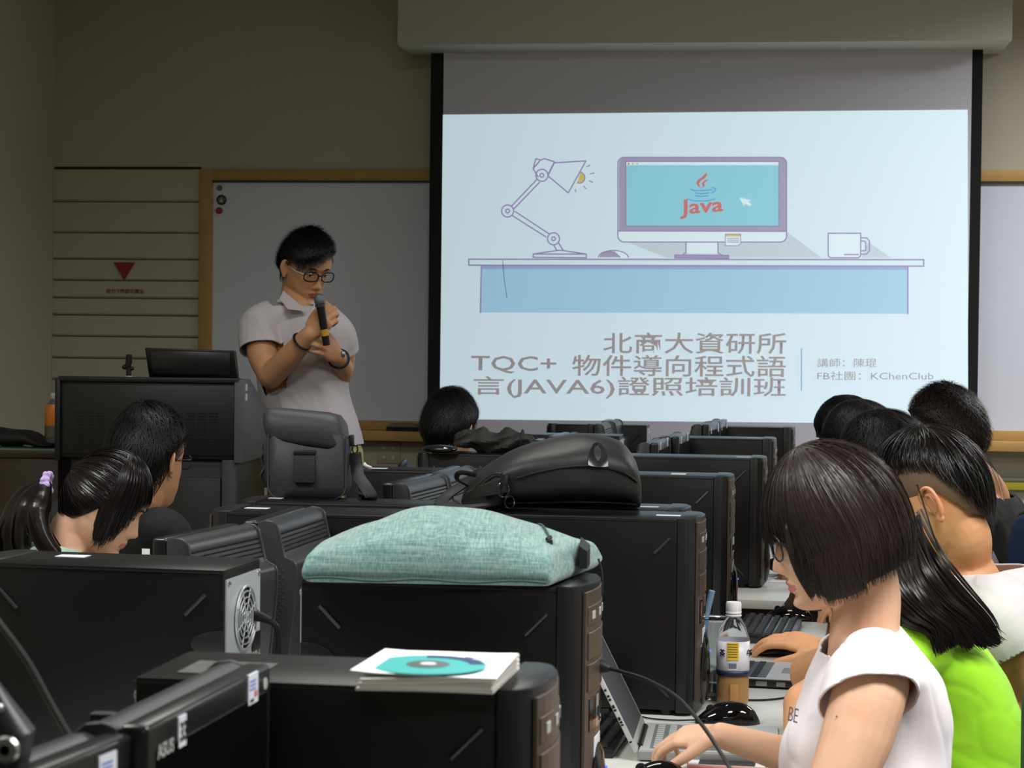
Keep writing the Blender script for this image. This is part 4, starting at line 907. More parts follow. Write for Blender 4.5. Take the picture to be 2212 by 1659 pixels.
def hand(mb, wrist, fwd, back, side, curls=((20, 30, 20),)*4, thumb=(35, 10), s=1.0, spread=3):
    """side: +1 when the thumb lies to the right of fwd seen from the back of the hand"""
    f = Vector(fwd).normalized(); b = Vector(back); b = (b-f*b.dot(f)).normalized(); r = f.cross(b)*side
    rings = []
    for (t, w_, h) in ((-.012, .024, .018), (.0, .026, .0175), (.02, .032, .016), (.05, .039, .0145), (.075, .040, .0125), (.088, .037, .0095)):
        c_ = Vector(wrist)+f*t*s
        rings.append([c_+r*(w_*s*math.copysign(abs(math.cos(a))**.8, math.cos(a)))+b*(h*s*math.copysign(abs(math.sin(a))**.9, math.sin(a))) for a in [2*math.pi*k/20 for k in range(20)]])
    mb.loft(rings)
    Ls = ((.040, .025, .020), (.044, .028, .021), (.041, .026, .020), (.032, .020, .018)); off = (.028, .0095, -.0095, -.0275); base = (.080, .085, .082, .074)
    for i in range(4):
        cu = curls[min(i, len(curls)-1)]; p = Vector(wrist)+f*base[i]*s+r*off[i]*s; ang = 0
        dr = (f+r*math.tan(R(spread*(1.5-i)))).normalized(); ax = dr.cross(b).normalized(); pts = [p-dr*.02*s, p]; 
        for k in range(3):
            ang += cu[k]; q = Matrix.Rotation(-R(ang), 3, ax) @ dr; p = p+q*Ls[i][k]*s; pts.append(p)
        rad = [.0098, .0098, .0088, .0078, .0066]; rad = [x*s*(1 if i < 3 else .86) for x in rad]
        ps = spline(pts, 4); mb.tube(ps, [ip(j/4, range(5), rad) for j in range(len(ps))], 12); mb.ball(ps[-1], rad[-1]*1.02, 12, 8); mb.ball(pts[2], rad[2]*1.06, 12, 8)
    p = Vector(wrist)+f*.018*s+r*.022*s; a1, a2 = thumb
    d1 = (f*math.cos(R(a1))+r*math.sin(R(a1))-b*.25).normalized(); p1 = p+d1*.045*s; d2 = (f*math.cos(R(a1-a2-12))+r*math.sin(R(a1-a2-12))-b*.35).normalized(); p2 = p1+d2*.032*s; p3 = p2+(d2-b*.05).normalized()*.024*s
    ps = spline([p, p1, p2, p3], 4); mb.tube(ps, [ip(j/4, range(4), [.0145*s, .0115*s, .0098*s, .0078*s]) for j in range(len(ps))], 12); mb.ball(p3, .008*s, 12, 8)
    return p3
def remesh(mb, name, mats, voxel, smooth=2, disp=None, factor=.5):
    me = mb.mesh('tmp', mats if isinstance(mats, list) else [mats], True)
    o = bpy.data.objects.new('tmp', me); sc.collection.objects.link(o)
    m = o.modifiers.new('r', 'REMESH'); m.mode = 'VOXEL'; m.voxel_size = voxel; m.use_smooth_shade = True
    if smooth: s = o.modifiers.new('s', 'SMOOTH'); s.factor = factor; s.iterations = smooth
    out = bpy.data.meshes.new_from_object(o.evaluated_get(bpy.context.evaluated_depsgraph_get())); out.name = name
    bpy.data.objects.remove(o); bpy.data.meshes.remove(me)
    out.materials.clear()
    for mm in (mats if isinstance(mats, list) else [mats]): out.materials.append(mm)
    if disp:
        n = len(out.vertices); co = np.empty(n*3, 'f'); no = np.empty(n*3, 'f'); out.vertices.foreach_get('co', co); out.vertex_normals.foreach_get('vector', no)
        co = co.reshape(-1, 3); no = no.reshape(-1, 3); d = np.array([disp(Vector(c_)) for c_ in co.tolist()], 'f'); co += no*d[:, None]
        out.vertices.foreach_set('co', co.ravel()); out.update()
    out.polygons.foreach_set('use_smooth', [True]*len(out.polygons)); return out
def cut(me, openings, thick=.003):
    """open the cloth: each opening (point, outward normal, radius)"""
    bm = bmesh.new(); bm.from_mesh(me)
    for op in openings:
        c_, n, r = op[:3]; fv, fm = op[3] if len(op) > 3 else (Vector((0, 0, 1)), 9)
        c_ = Vector(c_); n = Vector(n).normalized()
        fs = [f for f in bm.faces if (lambda w_: (w_-n*w_.dot(n)).length < r and abs(w_.dot(n)) < .13 and w_.dot(fv) < fm)(f.calc_center_median()-c_)]
        g = list({v for f in fs for v in f.verts})+list({e for f in fs for e in f.edges})+fs
        bmesh.ops.bisect_plane(bm, geom=g, plane_co=c_, plane_no=n, clear_outer=True)
    bm.to_mesh(me); bm.free(); return me
def put(name, me, root, thick=0, label=None):
    me.transform(Matrix.Translation(-root.location)); o = link(name, me, root)
    if thick: m = o.modifiers.new('t', 'SOLIDIFY'); m.thickness = thick; m.offset = 0
    if label: o['label'] = label
    return o
def putmb(name, mb, m, root, smooth='all', **k):
    me = mb.mesh(name, m, smooth, k.get('bevel', 0)); return put(name, me, root, label=k.get('label'))
def skin_lips(me, M, idx=1):
    Mi = M.inverted()
    for p in me.polygons:
        q = Mi @ p.center
        if q.y > .07 and abs(q.x) < .024 and -.088+abs(q.x)*.35 < q.z < -.0655-abs(q.x)*.22: p.material_index = idx
def folds(amp, sc1=9, seed=0, stretch=(1, 1, .45)):
    def f(c_):
        v = Vector((c_.x*sc1*stretch[0], c_.y*sc1*stretch[1], c_.z*sc1*stretch[2]+c_.x*3))+Vector((seed, seed*2, 0))
        a = mnoise.noise(v); b = mnoise.noise(v*2.3+Vector((5, 1, 2)))
        c2 = mnoise.noise(v*1.6+Vector((c_.z*6, 9, 1))); return amp*((1-abs(a)*2.2)*.8+.4*b-.25*max(0, 1-abs(c2)*6))
    return f
hairm = {}
def hair_mat(rgb, rough=.32):
    k = 'hair_%d_%d_%d' % rgb
    return mat(k, rgb, rough, spec=.38, aniso=.5)
class Hair:
    """hair flowing from a crown: grid of points indexed by azimuth and fall"""
    def __init__(s, M, ax, tilt, az_end, hang, NA=96, NT=40, ctr=(0, 0, 0), mod=None):
        # az 0 = face side, +90 = the person's left(-x) ... az_end(az)->(phi_end_deg, drop length)
        s.M, s.NA, s.NT = M, NA, NT; s.grid = []
        T = Matrix.Rotation(R(tilt), 3, 'X'); ctr = Vector(ctr)
        for i in range(NA):
            az = 360*i/NA; a = R(az); pe, drop = az_end(az); ph_h = hang; pts = []; arc = R(min(pe, ph_h))*.11; tot = arc+max(0, drop)
            for k in range(NT+1):
                L = tot*k/NT; 
                if L <= arc or drop <= 0:
                    ph = R(min(pe, ph_h))*min(1, L/arc)
                    v = T @ Vector((-math.sin(ph)*math.sin(a), math.sin(ph)*math.cos(a), math.cos(ph)))
                    fy_ = ax[1] if v.y > 0 else ax[3]
                    p = ctr+Vector((v.x*ax[0], v.y*fy_, v.z*ax[2])); last = p
                else:
                    p = last+Vector((0, 0, -(L-arc)))
                if mod: p = mod(p, az, k/NT, L-arc)
                pts.append(p)
            s.grid.append(pts)
    def at(s, az, t, o=0):
        if t > 1.0001: return s.at(az, 1, o)+(s.at(az, 1, o)-s.at(az, .93, o))*((t-1)/.07)
        i = (az/360*s.NA) % s.NA; i0 = int(i); f = i-i0; k = min(max(t, 0), 1)*s.NT; k0 = min(int(k), s.NT-1); g = k-k0
        A, B = s.grid[i0], s.grid[(i0+1) % s.NA]
        p = (A[k0]*(1-f)+B[k0]*f)*(1-g)+(A[k0+1]*(1-f)+B[k0+1]*f)*g
        if o:
            n = Vector((p.x, p.y, p.z if p.z > 0 else 0)); n.normalize(); p = p+n*o
        return p
    def shell(s, inset=0, lump=0):
        rows = [[s.at(360*i/s.NA, k/s.NT, -inset+(lump*mnoise.noise(s.grid[i][k]*45) if lump else 0)) for i in range(s.NA)] for k in range(s.NT+1)]
        mb = MB(); mb.loft([[s.M @ p for p in r] for r in rows], cap=False)
        return mb
    def strands(s, n, wid=.0022, lift=.002, drift=6, t0=(0, .35), t1=(.85, 1.02), seg=12, rnd=None, taper=True, splay=0, azr=None):
        rnd = rnd or random.Random(1); mb = MB()
        for _ in range(n):
            az = rnd.uniform(0, 360) if azr is None else rnd.uniform(*azr); d = rnd.gauss(0, drift); a = rnd.uniform(*t0); b = rnd.uniform(*t1); of = rnd.uniform(0, lift); w_ = rnd.uniform(.5, 1.3)*wid; tw = rnd.uniform(-.5, .5)
            if b-a < .05: b = a+.05
            L = []; ph = rnd.uniform(0, 6)
            for k in range(seg+1):
                u = k/seg; p = s.at(az+d*u*u+1.2*math.sin(ph+u*5), min(a+(b-a)*u, 1), of+splay*u*u)
                ex = a+(b-a)*u-1
                if ex > 0: p = p+Vector((0, 0, -ex*.15))
                L.append(s.M @ p)
            c_ = s.M.translation; vs = []
            for k in range(seg+1):
                tg = (L[min(k+1, seg)]-L[max(k-1, 0)]); nn = (L[k]-c_).normalized(); sd = tg.cross(nn)
                if sd.length < 1e-7: sd = Vector((1, 0, 0))
                sd.normalize(); sd = (sd+nn*tw).normalized(); ww = w_*(1-(k/seg)**3*.85 if taper else 1)*(.35+.65*min(1, k/2))
                vs += [L[k]-sd*ww/2, L[k]+sd*ww/2]
            mb.add(vs, [(2*k, 2*k+1, 2*k+3, 2*k+2) for k in range(seg)])
        return mb
def eye_set(root, M, closed=.5, glasses=None, brow=True, frame_col=(24, 24, 28)):
    for s in (-1, 1):
        e = MB().ball(M @ Vector((s*.031, .0735, -.001)), .0115, 14, 10); putmb('eye', e, mat('eye_white', (200, 195, 190), .2), root)
        ir = MB().ball(M @ Vector((s*.031, .0800, -.0045)), .0055, 12, 8); putmb('iris', ir, mat('iris_dark', (24, 16, 12), .1), root)
        ld = MB(); pts = [M @ Vector((s*.031+.0145*math.cos(a), .0850-.55*(math.cos(a)*.0145)**2/.0145, -.004+.0035*math.sin(a)*.6)) for a in [math.pi*k/8 for k in range(9)]]
        ld.tube(pts, .0011, 6); putmb('lashes', ld, mat('lash_black', (14, 12, 12), .6), root)
        if brow:
            b_ = MB().tube([M @ Vector((s*(.014+.03*k/6), .0975-.010*(k/6)**2-.002, .016+.006*math.sin(k/6*3))) for k in range(7)], [.0008, .0024, .0028, .0028, .0024, .0018, .0006], 8); putmb('eyebrow', b_, mat('brow_black', (26, 20, 18), .7), root)
def glasses(root, M, col=(22, 24, 28), w_=.028, h_=.019, r=.0013, white_temple=False, zoff=-.006, yoff=.100, lensr=True):
    m_ = mat('frame_%d_%d_%d' % col, col, .25, spec=.6); n = 28
    def lens(s):
        return [M @ Vector((s*.034+w_*math.copysign(abs(math.cos(a))**.7, math.cos(a)), yoff-.0035*((math.cos(a)*s+1)**2)*.6, zoff+h_*math.copysign(abs(math.sin(a))**.8, math.sin(a))-yoff*.0)) for a in [2*math.pi*k/n for k in range(n+1)]]
    for s in (-1, 1):
        ps = lens(s); putmb('lens_rim', MB().tube(ps, r, 6), m_, root)
        if lensr:
            c_ = sum(ps[:-1], Vector())/n; g = MB(); g.add([c_]+ps[:-1], [(0, i+1, (i+1) % n+1) for i in range(n)]); putmb('lens', g, mat('lens_glass', (235, 240, 245), .02, trans=1, ior=1.02, alpha=.35), root)
        putmb('temple', MB().tube([M @ Vector((s*(.034+w_), yoff-.009, zoff+.006)), M @ Vector((s*.073, .06, zoff+.006)), M @ Vector((s*.0775, .0, zoff+.008)), M @ Vector((s*.077, -.02, zoff-.004))], [.0022, .0022, .0018, .0014], 6), mat('temple_ivory', (190, 186, 170), .4) if white_temple else m_, root)
    putmb('bridge', MB().tube([M @ Vector((-.008, yoff, zoff+.004)), M @ Vector((0, yoff+.003, zoff+.006)), M @ Vector((.008, yoff, zoff+.004))], r*1.1, 6), m_, root)
def short_hair(root, M, rgb=(16, 14, 14), n=2600, thick=.016, hl=62, side=80, back=108, top=.0, seed=1, mess=.012, name='hair', azskip=None, volume=1.0, length=(.18, .4), asym=0, jag=1.1):
    """men's short hair: hl hairline angle at the forehead, side above the ear, back at the nape"""
    def end(az):
        sg = (az+180) % 360-180; a = abs(sg); e_ = asym*math.sin(R(sg*2.4)) if a < 75 else 0
        return (e_+ip(a, [0, 30, 48, 70, 90, 105, 130, 180], [hl, hl+1, hl+6, side-4, side, side+6, back-4, back]), 0)
    T = thick
    h = Hair(M, (.0755+T*.8, .094+T, .118+T*volume*1.15, .098+T*.9), 14, end, 180, 80, 30)
    def nz(p): return 1
    me = h.shell(.001, .006)
    rnd = random.Random(seed)
    # closed shell: outer surface plus an inner copy tucked into the head
    inner = Hair(M, (.072, .088, .112, .092), 14, end, 180, 80, 30)
    mb = MB(); out = [[M @ h.at(360*i/80, k/30, (-.001+.007*mnoise.noise(h.grid[i][k]*38+Vector((seed, 0, 0))))*(1-(k/30)**6)-.95*T*(k/30)**6) for i in range(80)] for k in range(31)]
    inn = [[M @ inner.at(360*i/80, k/30) for i in range(80)] for k in range(30, -1, -1)]
    mb.loft(out+inn, cap=False)
    putmb(name, mb, hair_mat(rgb, .5), root)
    st = MB()
    for _ in range(n):
        az = rnd.uniform(0, 360); a = rnd.uniform(0, .95)**.8; L = rnd.uniform(*length); d = rnd.gauss(0, 22); lf = rnd.uniform(.2, 1)*mess; seg = 5; pts = []
        for k in range(seg+1):
            u = k/seg; t = a+L*u; p = h.at(az+d*u, min(t, jag), .0015+lf*u*(1.0 if t < .95 else .3)-.6*T*max(0, min(1, (t-.8)/.2))**2); pts.append(M @ p)
        w_ = rnd.uniform(.0014, .0034); vs = []
        for k in range(seg+1):
            tg = pts[min(k+1, seg)]-pts[max(k-1, 0)]; nn = (pts[k]-M.translation).normalized(); sd = tg.cross(nn)
            sd = sd.normalized() if sd.length > 1e-7 else Vector((1, 0, 0)); ww = w_*(1-k/seg*.9); vs += [pts[k]-sd*ww/2, pts[k]+sd*ww/2]
        st.add(vs, [(2*k, 2*k+1, 2*k+3, 2*k+2) for k in range(seg)])
    o = putmb(name+'_strands', st, hair_mat(rgb), root); o['kind'] = 'stuff'
    return h
skin1 = mat('skin_light', (232, 190, 160), .48, sss=.12, spec=.35, nscale=30, rgb2=(222, 172, 142)); lip1 = mat('lip_rose', (205, 120, 110), .4)
skin2 = mat('skin_tan', (206, 156, 118), .5, sss=.1, spec=.35, nscale=30, rgb2=(194, 140, 102)); lip2 = mat('lip_brown', (150, 92, 80), .45)
skin3 = mat('skin_warm', (222, 166, 122), .5, sss=.1, spec=.35, nscale=30, rgb2=(208, 150, 110))
nailm = mat('nail_pink', (240, 205, 190), .3)
def person(label, base, group=None):
    return thing('person', label, 'person', Vector((base.x, base.y, 0)), 0, group)
def wristdir(a, b): return (Vector(b)-Vector(a)).normalized()
def mid_seat(px, d): q = P(px, 1000, d); return Vector((q.x, q.y, 0))
blue = mat('chair_blue', (30, 52, 92), .6, bump=.2, bscale=200); chr_ = mat('chair_frame', (20, 20, 22), .4)
def chair(label, x, y, rz, zb=.0, back_h=.36):
    """local: sitter looks along -x; backrest at +x"""
    t = thing('office_chair', label, 'chair', (x, y, 0), rz, 'blue classroom chairs')
    s = MB(); rg = []
    for z, k in ((.43, .94), (.44, 1), (.47, 1), (.485, .95), (.49, .8)):
        rg.append([(.225*k*math.copysign(abs(math.cos(a))**.6, math.cos(a)), .225*k*math.copysign(abs(math.sin(a))**.6, math.sin(a)), z) for a in [2*math.pi*i/28 for i in range(28)]])
    obj('seat', s.loft(rg), blue, t, 'all')
    rg = []
    for x_, k in ((.0, .93), (.008, 1), (.03, 1), (.042, .95), (.046, .8)):
        rg.append([(.21+x_+.0+.03*(abs(math.cos(a))**.6)**2, .21*k*math.copysign(abs(math.cos(a))**.6, math.cos(a)), .80+.21*k*math.copysign(abs(math.sin(a))**.7, math.sin(a))+zb) for a in [2*math.pi*i/28 for i in range(28)]])
    obj('backrest', MB().loft(rg), blue, t, 'all')
    obj('backrest_rim', MB().tube([(.235+.03*(abs(math.cos(a))**.6)**2, .216*math.copysign(abs(math.cos(a))**.6, math.cos(a)), .80+.216*math.copysign(abs(math.sin(a))**.7, math.sin(a))+zb) for a in [2*math.pi*i/28 for i in range(29)]], .009, 8), chr_, t)
    obj('back_bar', MB().tube(spline([(.05, 0, .42), (.2, 0, .42), (.285, 0, .5), (.28, 0, .62+zb)]), .02, 10, flat=.5), chr_, t)
    obj('column', MB().tube([(0, 0, .08), (0, 0, .43)], .022, 14), chr_, t)
    for k in range(5):
        a = 2*math.pi*k/5+.3; obj('leg', MB().tube([(0, 0, .1), (.27*math.cos(a), .27*math.sin(a), .065)], [.024, .014], 8), chr_, t)
        obj('caster', MB().ball((.27*math.cos(a), .27*math.sin(a), .028), (.028, .022, .028), 12, 8), chr_, t)
    return t
# ================================================================ girl with the bobbed hair (right foreground)
H = P(1796, 1136, 3.15); M = head_matrix(H, 180, 16, 0, 1.0)
g1 = person('person with bobbed dark hair, glasses and white sleeveless-cut top, working at the silver laptop', P(1900, 1900, 3.15))
b = MB(); add_head(b, M, ears=(1,))
nb = P(1868, 1365, 3.15)
limb(b, [M @ Vector((0, -.02, -.05)), M @ Vector((0, -.03, -.11)), nb, P(1880, 1440, 3.15)], [.054, .050, .056, .07])
tor = [(1872, 1372, 3.15, .052, .075, 0), (1878, 1400, 3.15, .06, .115, 0), (1885, 1440, 3.15, .068, .150, 0), (1885, 1520, 3.15, .088, .125, 0), (1872, 1600, 3.15, .098, .12, 0), (1880, 1700, 3.16, .10, .14, 0), (1905, 1850, 3.17, .105, .15, 0), (1925, 2000, 3.18, .115, .165, 0)]
torso(b, tor)
# near arm, far arm, thighs
nsh, nel, nwr = P(1883, 1478, 2.965), P(1795, 1735, 2.90), P(1478, 1712, 3.12)
limb(b, [P(1885, 1452, 3.04), nsh, P(1848, 1600, 2.93), nel], [.046, .056, .053, .043]); limb(b, [nel, P(1640, 1728, 3.0), nwr], [.042, .038, .026])
hand(b, nwr, wristdir(nwr, P(1390, 1690, 3.2)), ZU, 1, ((18, 25, 15), (16, 25, 15), (16, 25, 15), (20, 25, 15)), (40, 10), .92)
fsh, fel, fwr = P(1880, 1470, 3.31), P(1800, 1655, 3.40), P(1556, 1588, 3.46)
limb(b, [P(1885, 1445, 3.25), fsh, P(1845, 1570, 3.36), fel], [.044, .048, .044, .038]); limb(b, [fel, P(1690, 1628, 3.44), fwr], [.038, .0315, .0225])
hd = (P(1455, 1592, 3.50)-fwr).normalized()
hand(b, fwr, hd, ZU*1+DU*-.35, -1, ((28, 34, 22), (24, 36, 24), (26, 36, 24), (30, 36, 24)), (46, 4), .93)
hp = Vector((g1.location.x, g1.location.y, .52))
for s in (-1, 1):
    a0 = hp+DU*s*.09+RU*.03; kn = hp+DU*s*.11-RU*.40; limb(b, [a0, (a0+kn)/2, kn], [.085, .075, .06]); limb(b, [kn, kn+Vector((.02, 0, -.25)), kn+Vector((.03, 0, -.44))], [.06, .052, .038])
me = remesh(b, 'body', [skin1, lip1], .0034, 2); skin_lips(me, M); put('body', me, g1)
eye_set(g1, M); glasses(g1, M, (30, 34, 40), w_=.027, h_=.0215, r=.0015)
# top
c = MB()
ts_ = [(1868, 1355, 3.15, .056, .07, 0), (1876, 1385, 3.15, .068, .105, 0), (1888, 1425, 3.15, .080, .158, 0), (1888, 1470, 3.15, .098, .150, 0), (1884, 1540, 3.15, .116, .134, 0), (1868, 1610, 3.15, .127, .132, 0), (1864, 1700, 3.16, .128, .158, 0), (1888, 1850, 3.17, .13, .165, 0), (1905, 2010, 3.18, .135, .18, 0)]
torso(c, ts_)
limb(c, [P(1895, 1425, 3.10), P(1893, 1448, 3.02), P(1885, 1478, 2.965), P(1876, 1540, 2.94)], [.050, .060, .0665, .0715])
limb(c, [P(1895, 1430, 3.22), P(1885, 1470, 3.31), P(1860, 1535, 3.34)], [.05, .060, .066])
me = remesh(c, 'top', [mat('cloth_white', (238, 232, 238), .85, sheen=.2, bump=.15, bscale=500)], .0045, 8, folds(.0065, 10, 3, (1, 1, .4)))
cut(me, [(P(1868, 1368, 3.15)+ZU*.0, (ZU*1-RU*.45), .11), (P(1880, 1515, 2.95), P(1855, 1600, 2.95)-P(1885, 1478, 2.985)+RU*.03+DU*-.04, .09, (DU, .050)), (P(1862, 1530, 3.34), P(1845, 1570, 3.36)-fsh, .072), (P(1905, 2000, 3.18), (0, 0, -1), .3)])
top = put('top', me, g1, .003)
def on_front(px, py, d): return P(px, py, d)
tx = text_mesh('chest_lettering', 'BE', .032, mat('ink_slate', (90, 100, 112), .6), g1, bold=-.0002)
tx.location = P(1700, 1556, 3.035)-g1.location; tx.rotation_euler = (R(-8), 0, R(-56)); tx.scale = (.8, 1, 1)
obj('mole', MB().ball((0, 0, 0), (.0013, .0013, .0013), 8, 6), mat('mole', (90, 50, 40)), g1).location = P(1807, 1547, 2.905)-g1.location
# bob
def bob_end(az):
    a = abs((az+180) % 360-180)
    return (ip(a, [0, 36, 48, 60, 180], [76, 79, 88, 96, 96]), ip(a, [0, 38, 48, 56, 66, 80, 130, 180], [.0, .003, .025, .064, .080, .084, .090, .094]))
def bob_mod(p, az, t, hang):
    if hang > 0:
        k = hang/.12; c_ = Vector((p.x, p.y, 0)); n = c_.normalized(); p = p+n*(.008*math.sin(min(1, k)*math.pi)-.018*k*k)
        p = p+Vector((0, -math.sin(R(16))*hang*-1.0*.0, 0))
    return p
# gravity in the head frame leans with the pitch: shear the hanging part back
Mb = M
def bob_mod2(p, az, t, hang):
    p = bob_mod(p, az, t, hang)
    if hang > 0: p = p+Vector((0, hang*.05, 0))
    return p
hr = Hair(Mb, (.098, .112, .136, .122), -12, bob_end, 96, 120, 44, (0, -.004, .0), bob_mod2)
hm1 = hair_mat((42, 33, 30), .4)
inner = Hair(Mb, (.076, .093, .118, .1), -12, bob_end, 96, 120, 44, (0, -.004, 0), bob_mod2)
mb = MB(); mb.loft([[Mb @ hr.at(3*i, k/44, -.002-.004*(k/44)**8+.0022*mnoise.noise(Vector((i*.9, k*.05, 0)))) for i in range(120)] for k in range(45)]+[[Mb @ inner.at(3*i, k/44) for i in range(120)] for k in range(44, -1, -1)], cap=False)
putmb('hair', mb, hm1, g1)
putmb('hair_strands', hr.strands(5200, .0019, .0028, 5, (0, .5), (.9, 1.06), 14, random.Random(2)), hm1, g1)['kind'] = 'stuff'
# loose lock in front of the cheek
lk = MB(); rnd = random.Random(9)
for k in range(46):
    j = rnd.uniform(-1, 1); e = rnd.uniform(-5, 5)
    lk.tube(spline([M @ Vector((-.070+.003*j, .070+.006*j, .03)), M @ Vector((-.072, .078+.006*j, -.01)), M @ Vector((-.070, .074+.007*j, -.05)), M @ Vector((-.066+.002*j, .060+.007*j, -.086-.012*abs(j)))], 4), [.0014]*12+[.0003], 4)
putmb('loose_lock', lk, hm1, g1)['kind'] = 'stuff'
chair('blue office chair under the person with bobbed hair', g1.location.x+.03, g1.location.y, R(7), -.06)
# ================================================================ girl in the green top behind her
g2 = person('person in a lime green top with long dark hair over the shoulder', P(2060, 1850, 3.6))
H = P(1855, 1168, 3.62); M = head_matrix(H, 180, 35, 0, 1.0)
b = MB(); add_head(b, M, ears=())
limb(b, [M @ Vector((0, -.02, -.05)), M @ Vector((0, -.04, -.1)), P(1960, 1330, 3.6)], [.052, .05, .06])
tor = [(1962, 1330, 3.6, .05, .08, 0), (1985, 1365, 3.6, .07, .14, 0), (2010, 1410, 3.6, .08, .16, 0), (2050, 1500, 3.6, .095, .15, 0), (2068, 1620, 3.6, .10, .14, 0), (2068, 1760, 3.6, .105, .15, 0), (2068, 1890, 3.6, .12, .17, 0)]
torso(b, tor)
e1 = P(1752, 1452, 3.82); limb(b, [P(1985, 1400, 3.46), P(1880, 1420, 3.6), e1], [.05, .046, .040]); limb(b, [e1, P(1780, 1530, 3.85), P(1860, 1580, 3.82)], [.0425, .037, .026])
w1 = P(1860, 1580, 3.82); hand(b, w1, RU*.9+ZU*-.2, ZU, -1, s=.92)
e2 = P(1738, 1520, 3.64); limb(b, [P(1975, 1400, 3.76), P(1860, 1450, 3.72), e2], [.05, .045, .038]); limb(b, [e2, P(1740, 1600, 3.6), P(1800, 1640, 3.58)], [.040, .034, .025])
w2 = P(1800, 1640, 3.58); hand(b, w2, RU*.9+ZU*-.1, ZU, 1, s=.92)
hp = Vector((g2.location.x, g2.location.y, .52))
for s in (-1, 1):
    a0 = hp+DU*s*.09; kn = hp+DU*s*.11-RU*.40; limb(b, [a0, (a0+kn)/2, kn], [.085, .075, .06]); limb(b, [kn, kn+Vector((.02, 0, -.25)), kn+Vector((.03, 0, -.44))], [.06, .052, .038])
me = remesh(b, 'body', [skin3, lip1], .0045, 2); skin_lips(me, M); put('body', me, g2); eye_set(g2, M)
c = MB()
torso(c, [(1950, 1300, 3.6, .05, .075, 0), (1975, 1345, 3.6, .075, .13, 0), (2008, 1400, 3.6, .094, .172, 0), (2040, 1480, 3.6, .112, .172, 0), (2062, 1560, 3.6, .116, .165, 0), (2072, 1660, 3.6, .118, .16, 0), (2070, 1780, 3.6, .122, .17, 0), (2070, 1895, 3.6, .13, .18, 0)])
limb(c, [P(2000, 1380, 3.55), P(1975, 1402, 3.45), P(1905, 1418, 3.56)], [.055, .062, .060]); limb(c, [P(2000, 1380, 3.66), P(1970, 1402, 3.76), P(1900, 1435, 3.74)], [.055, .062, .060])
me = remesh(c, 'top', [mat('cloth_lime', (158, 226, 30), .8, sheen=.2, bump=.15, bscale=400)], .005, 8, folds(.005, 8, 8, (.8, .8, 1.3)))
cut(me, [(P(1955, 1318, 3.6), ZU-RU*.5, .1), (P(1915, 1418, 3.55), P(1905, 1418, 3.56)-P(1975, 1402, 3.45), .066), (P(1908, 1433, 3.74), P(1900, 1435, 3.74)-P(1970, 1402, 3.76), .066)])
put('top', me, g2, .003)
def lh_end(az):
    a = abs((az+180) % 360-180)
    return (ip(a, [0, 30, 50, 180], [70, 76, 96, 96]), ip(a, [0, 30, 50, 80, 180], [0, .0, .10, .12, .12]))
hm2 = hair_mat((30, 24, 23), .3)
hr = Hair(M, (.088, .104, .13, .108), -10, lh_end, 96, 96, 36, (0, -.004, 0), lambda p, az, t, hg: p+Vector((0, .55*hg, 0)) if hg > 0 else p)
inner = Hair(M, (.072, .09, .114, .094), -10, lh_end, 96, 96, 36, (0, -.004, 0), lambda p, az, t, hg: p+Vector((0, .55*hg, 0)) if hg > 0 else p)
mb = MB(); mb.loft([[M @ hr.at(3.75*i, k/36, -.002) for i in range(96)] for k in range(37)]+[[M @ inner.at(3.75*i, k/36) for i in range(96)] for k in range(36, -1, -1)], cap=False); putmb('hair', mb, hm2, g2)
st = hr.strands(1500, .002, .003, 5, (0, .4), (.9, 1.05), 10, random.Random(3)); rnd = random.Random(12)
# long lengths fanning over the shoulder and back, ends curling
core = [((1905, 1100, 3.58), (1972, 1235, 3.47), (2030, 1305, 3.43), (2110, 1365, 3.43), (2160, 1392, 3.45)),
        ((1930, 1140, 3.6), (1985, 1215, 3.5), (2050, 1285, 3.45), (2120, 1345, 3.44), (2150, 1385, 3.45)),
        ((1915, 1160, 3.54), (1955, 1250, 3.46), (2005, 1310, 3.42), (2065, 1350, 3.415), (2100, 1400, 3.42)),
        ((1910, 1180, 3.52), (1950, 1262, 3.45), (1995, 1320, 3.405), (2050, 1360, 3.40), (2062, 1398, 3.41)),
        ((1905, 1190, 3.5), (1945, 1275, 3.43), (1990, 1325, 3.40), (2025, 1355, 3.40), (2035, 1412, 3.41)),
        ((1895, 1180, 3.5), (1935, 1268, 3.44), (1962, 1310, 3.43), (1950, 1345, 3.44), (1935, 1372, 3.45)),
        ((1920, 1155, 3.56), (1965, 1240, 3.47), (2020, 1300, 3.43), (2085, 1345, 3.42), (2132, 1398, 3.43))]
for _ in range(1300):
    k = rnd.randrange(len(core)); cp = core[k]; j = rnd.gauss(0, 1); j2 = rnd.gauss(0, 1); e = rnd.uniform(.8, 1.04)
    pts = [P(x+j*w_, y-j*w_*.7, d+j2*.010-.004) for (x, y, d), w_ in zip(cp, (22, 17, 14, 9, 6))]
    pts[-1] = pts[-2]+(pts[-1]-pts[-2])*e
    ps = spline(pts, 4); w_ = rnd.uniform(.0010, .0024); vs = []
    for q in range(len(ps)):
        tg = ps[min(q+1, len(ps)-1)]-ps[max(q-1, 0)]; sd = tg.cross(DU+ZU*rnd.uniform(.2, .4)).normalized(); ww = w_*(1-(q/(len(ps)-1))**3*.85); vs += [ps[q]-sd*ww, ps[q]+sd*ww]
    st.add(vs, [(2*q, 2*q+1, 2*q+3, 2*q+2) for q in range(len(ps)-1)])
putmb('hair_strands', st, hm2, g2)['kind'] = 'stuff'
lk = MB()
for k in range(7): cp = core[k]; lk.tube(spline([P(*p) for p in cp], 5), [.003, .010, .016, .018, .017, .016, .015, .014, .013, .012, .011, .010, .009, .008, .007, .006, .005, .004, .003, .002, .001], 10, flat=.4, up=(0, -1, .3))
putmb('hair_locks', lk, hm2, g2)
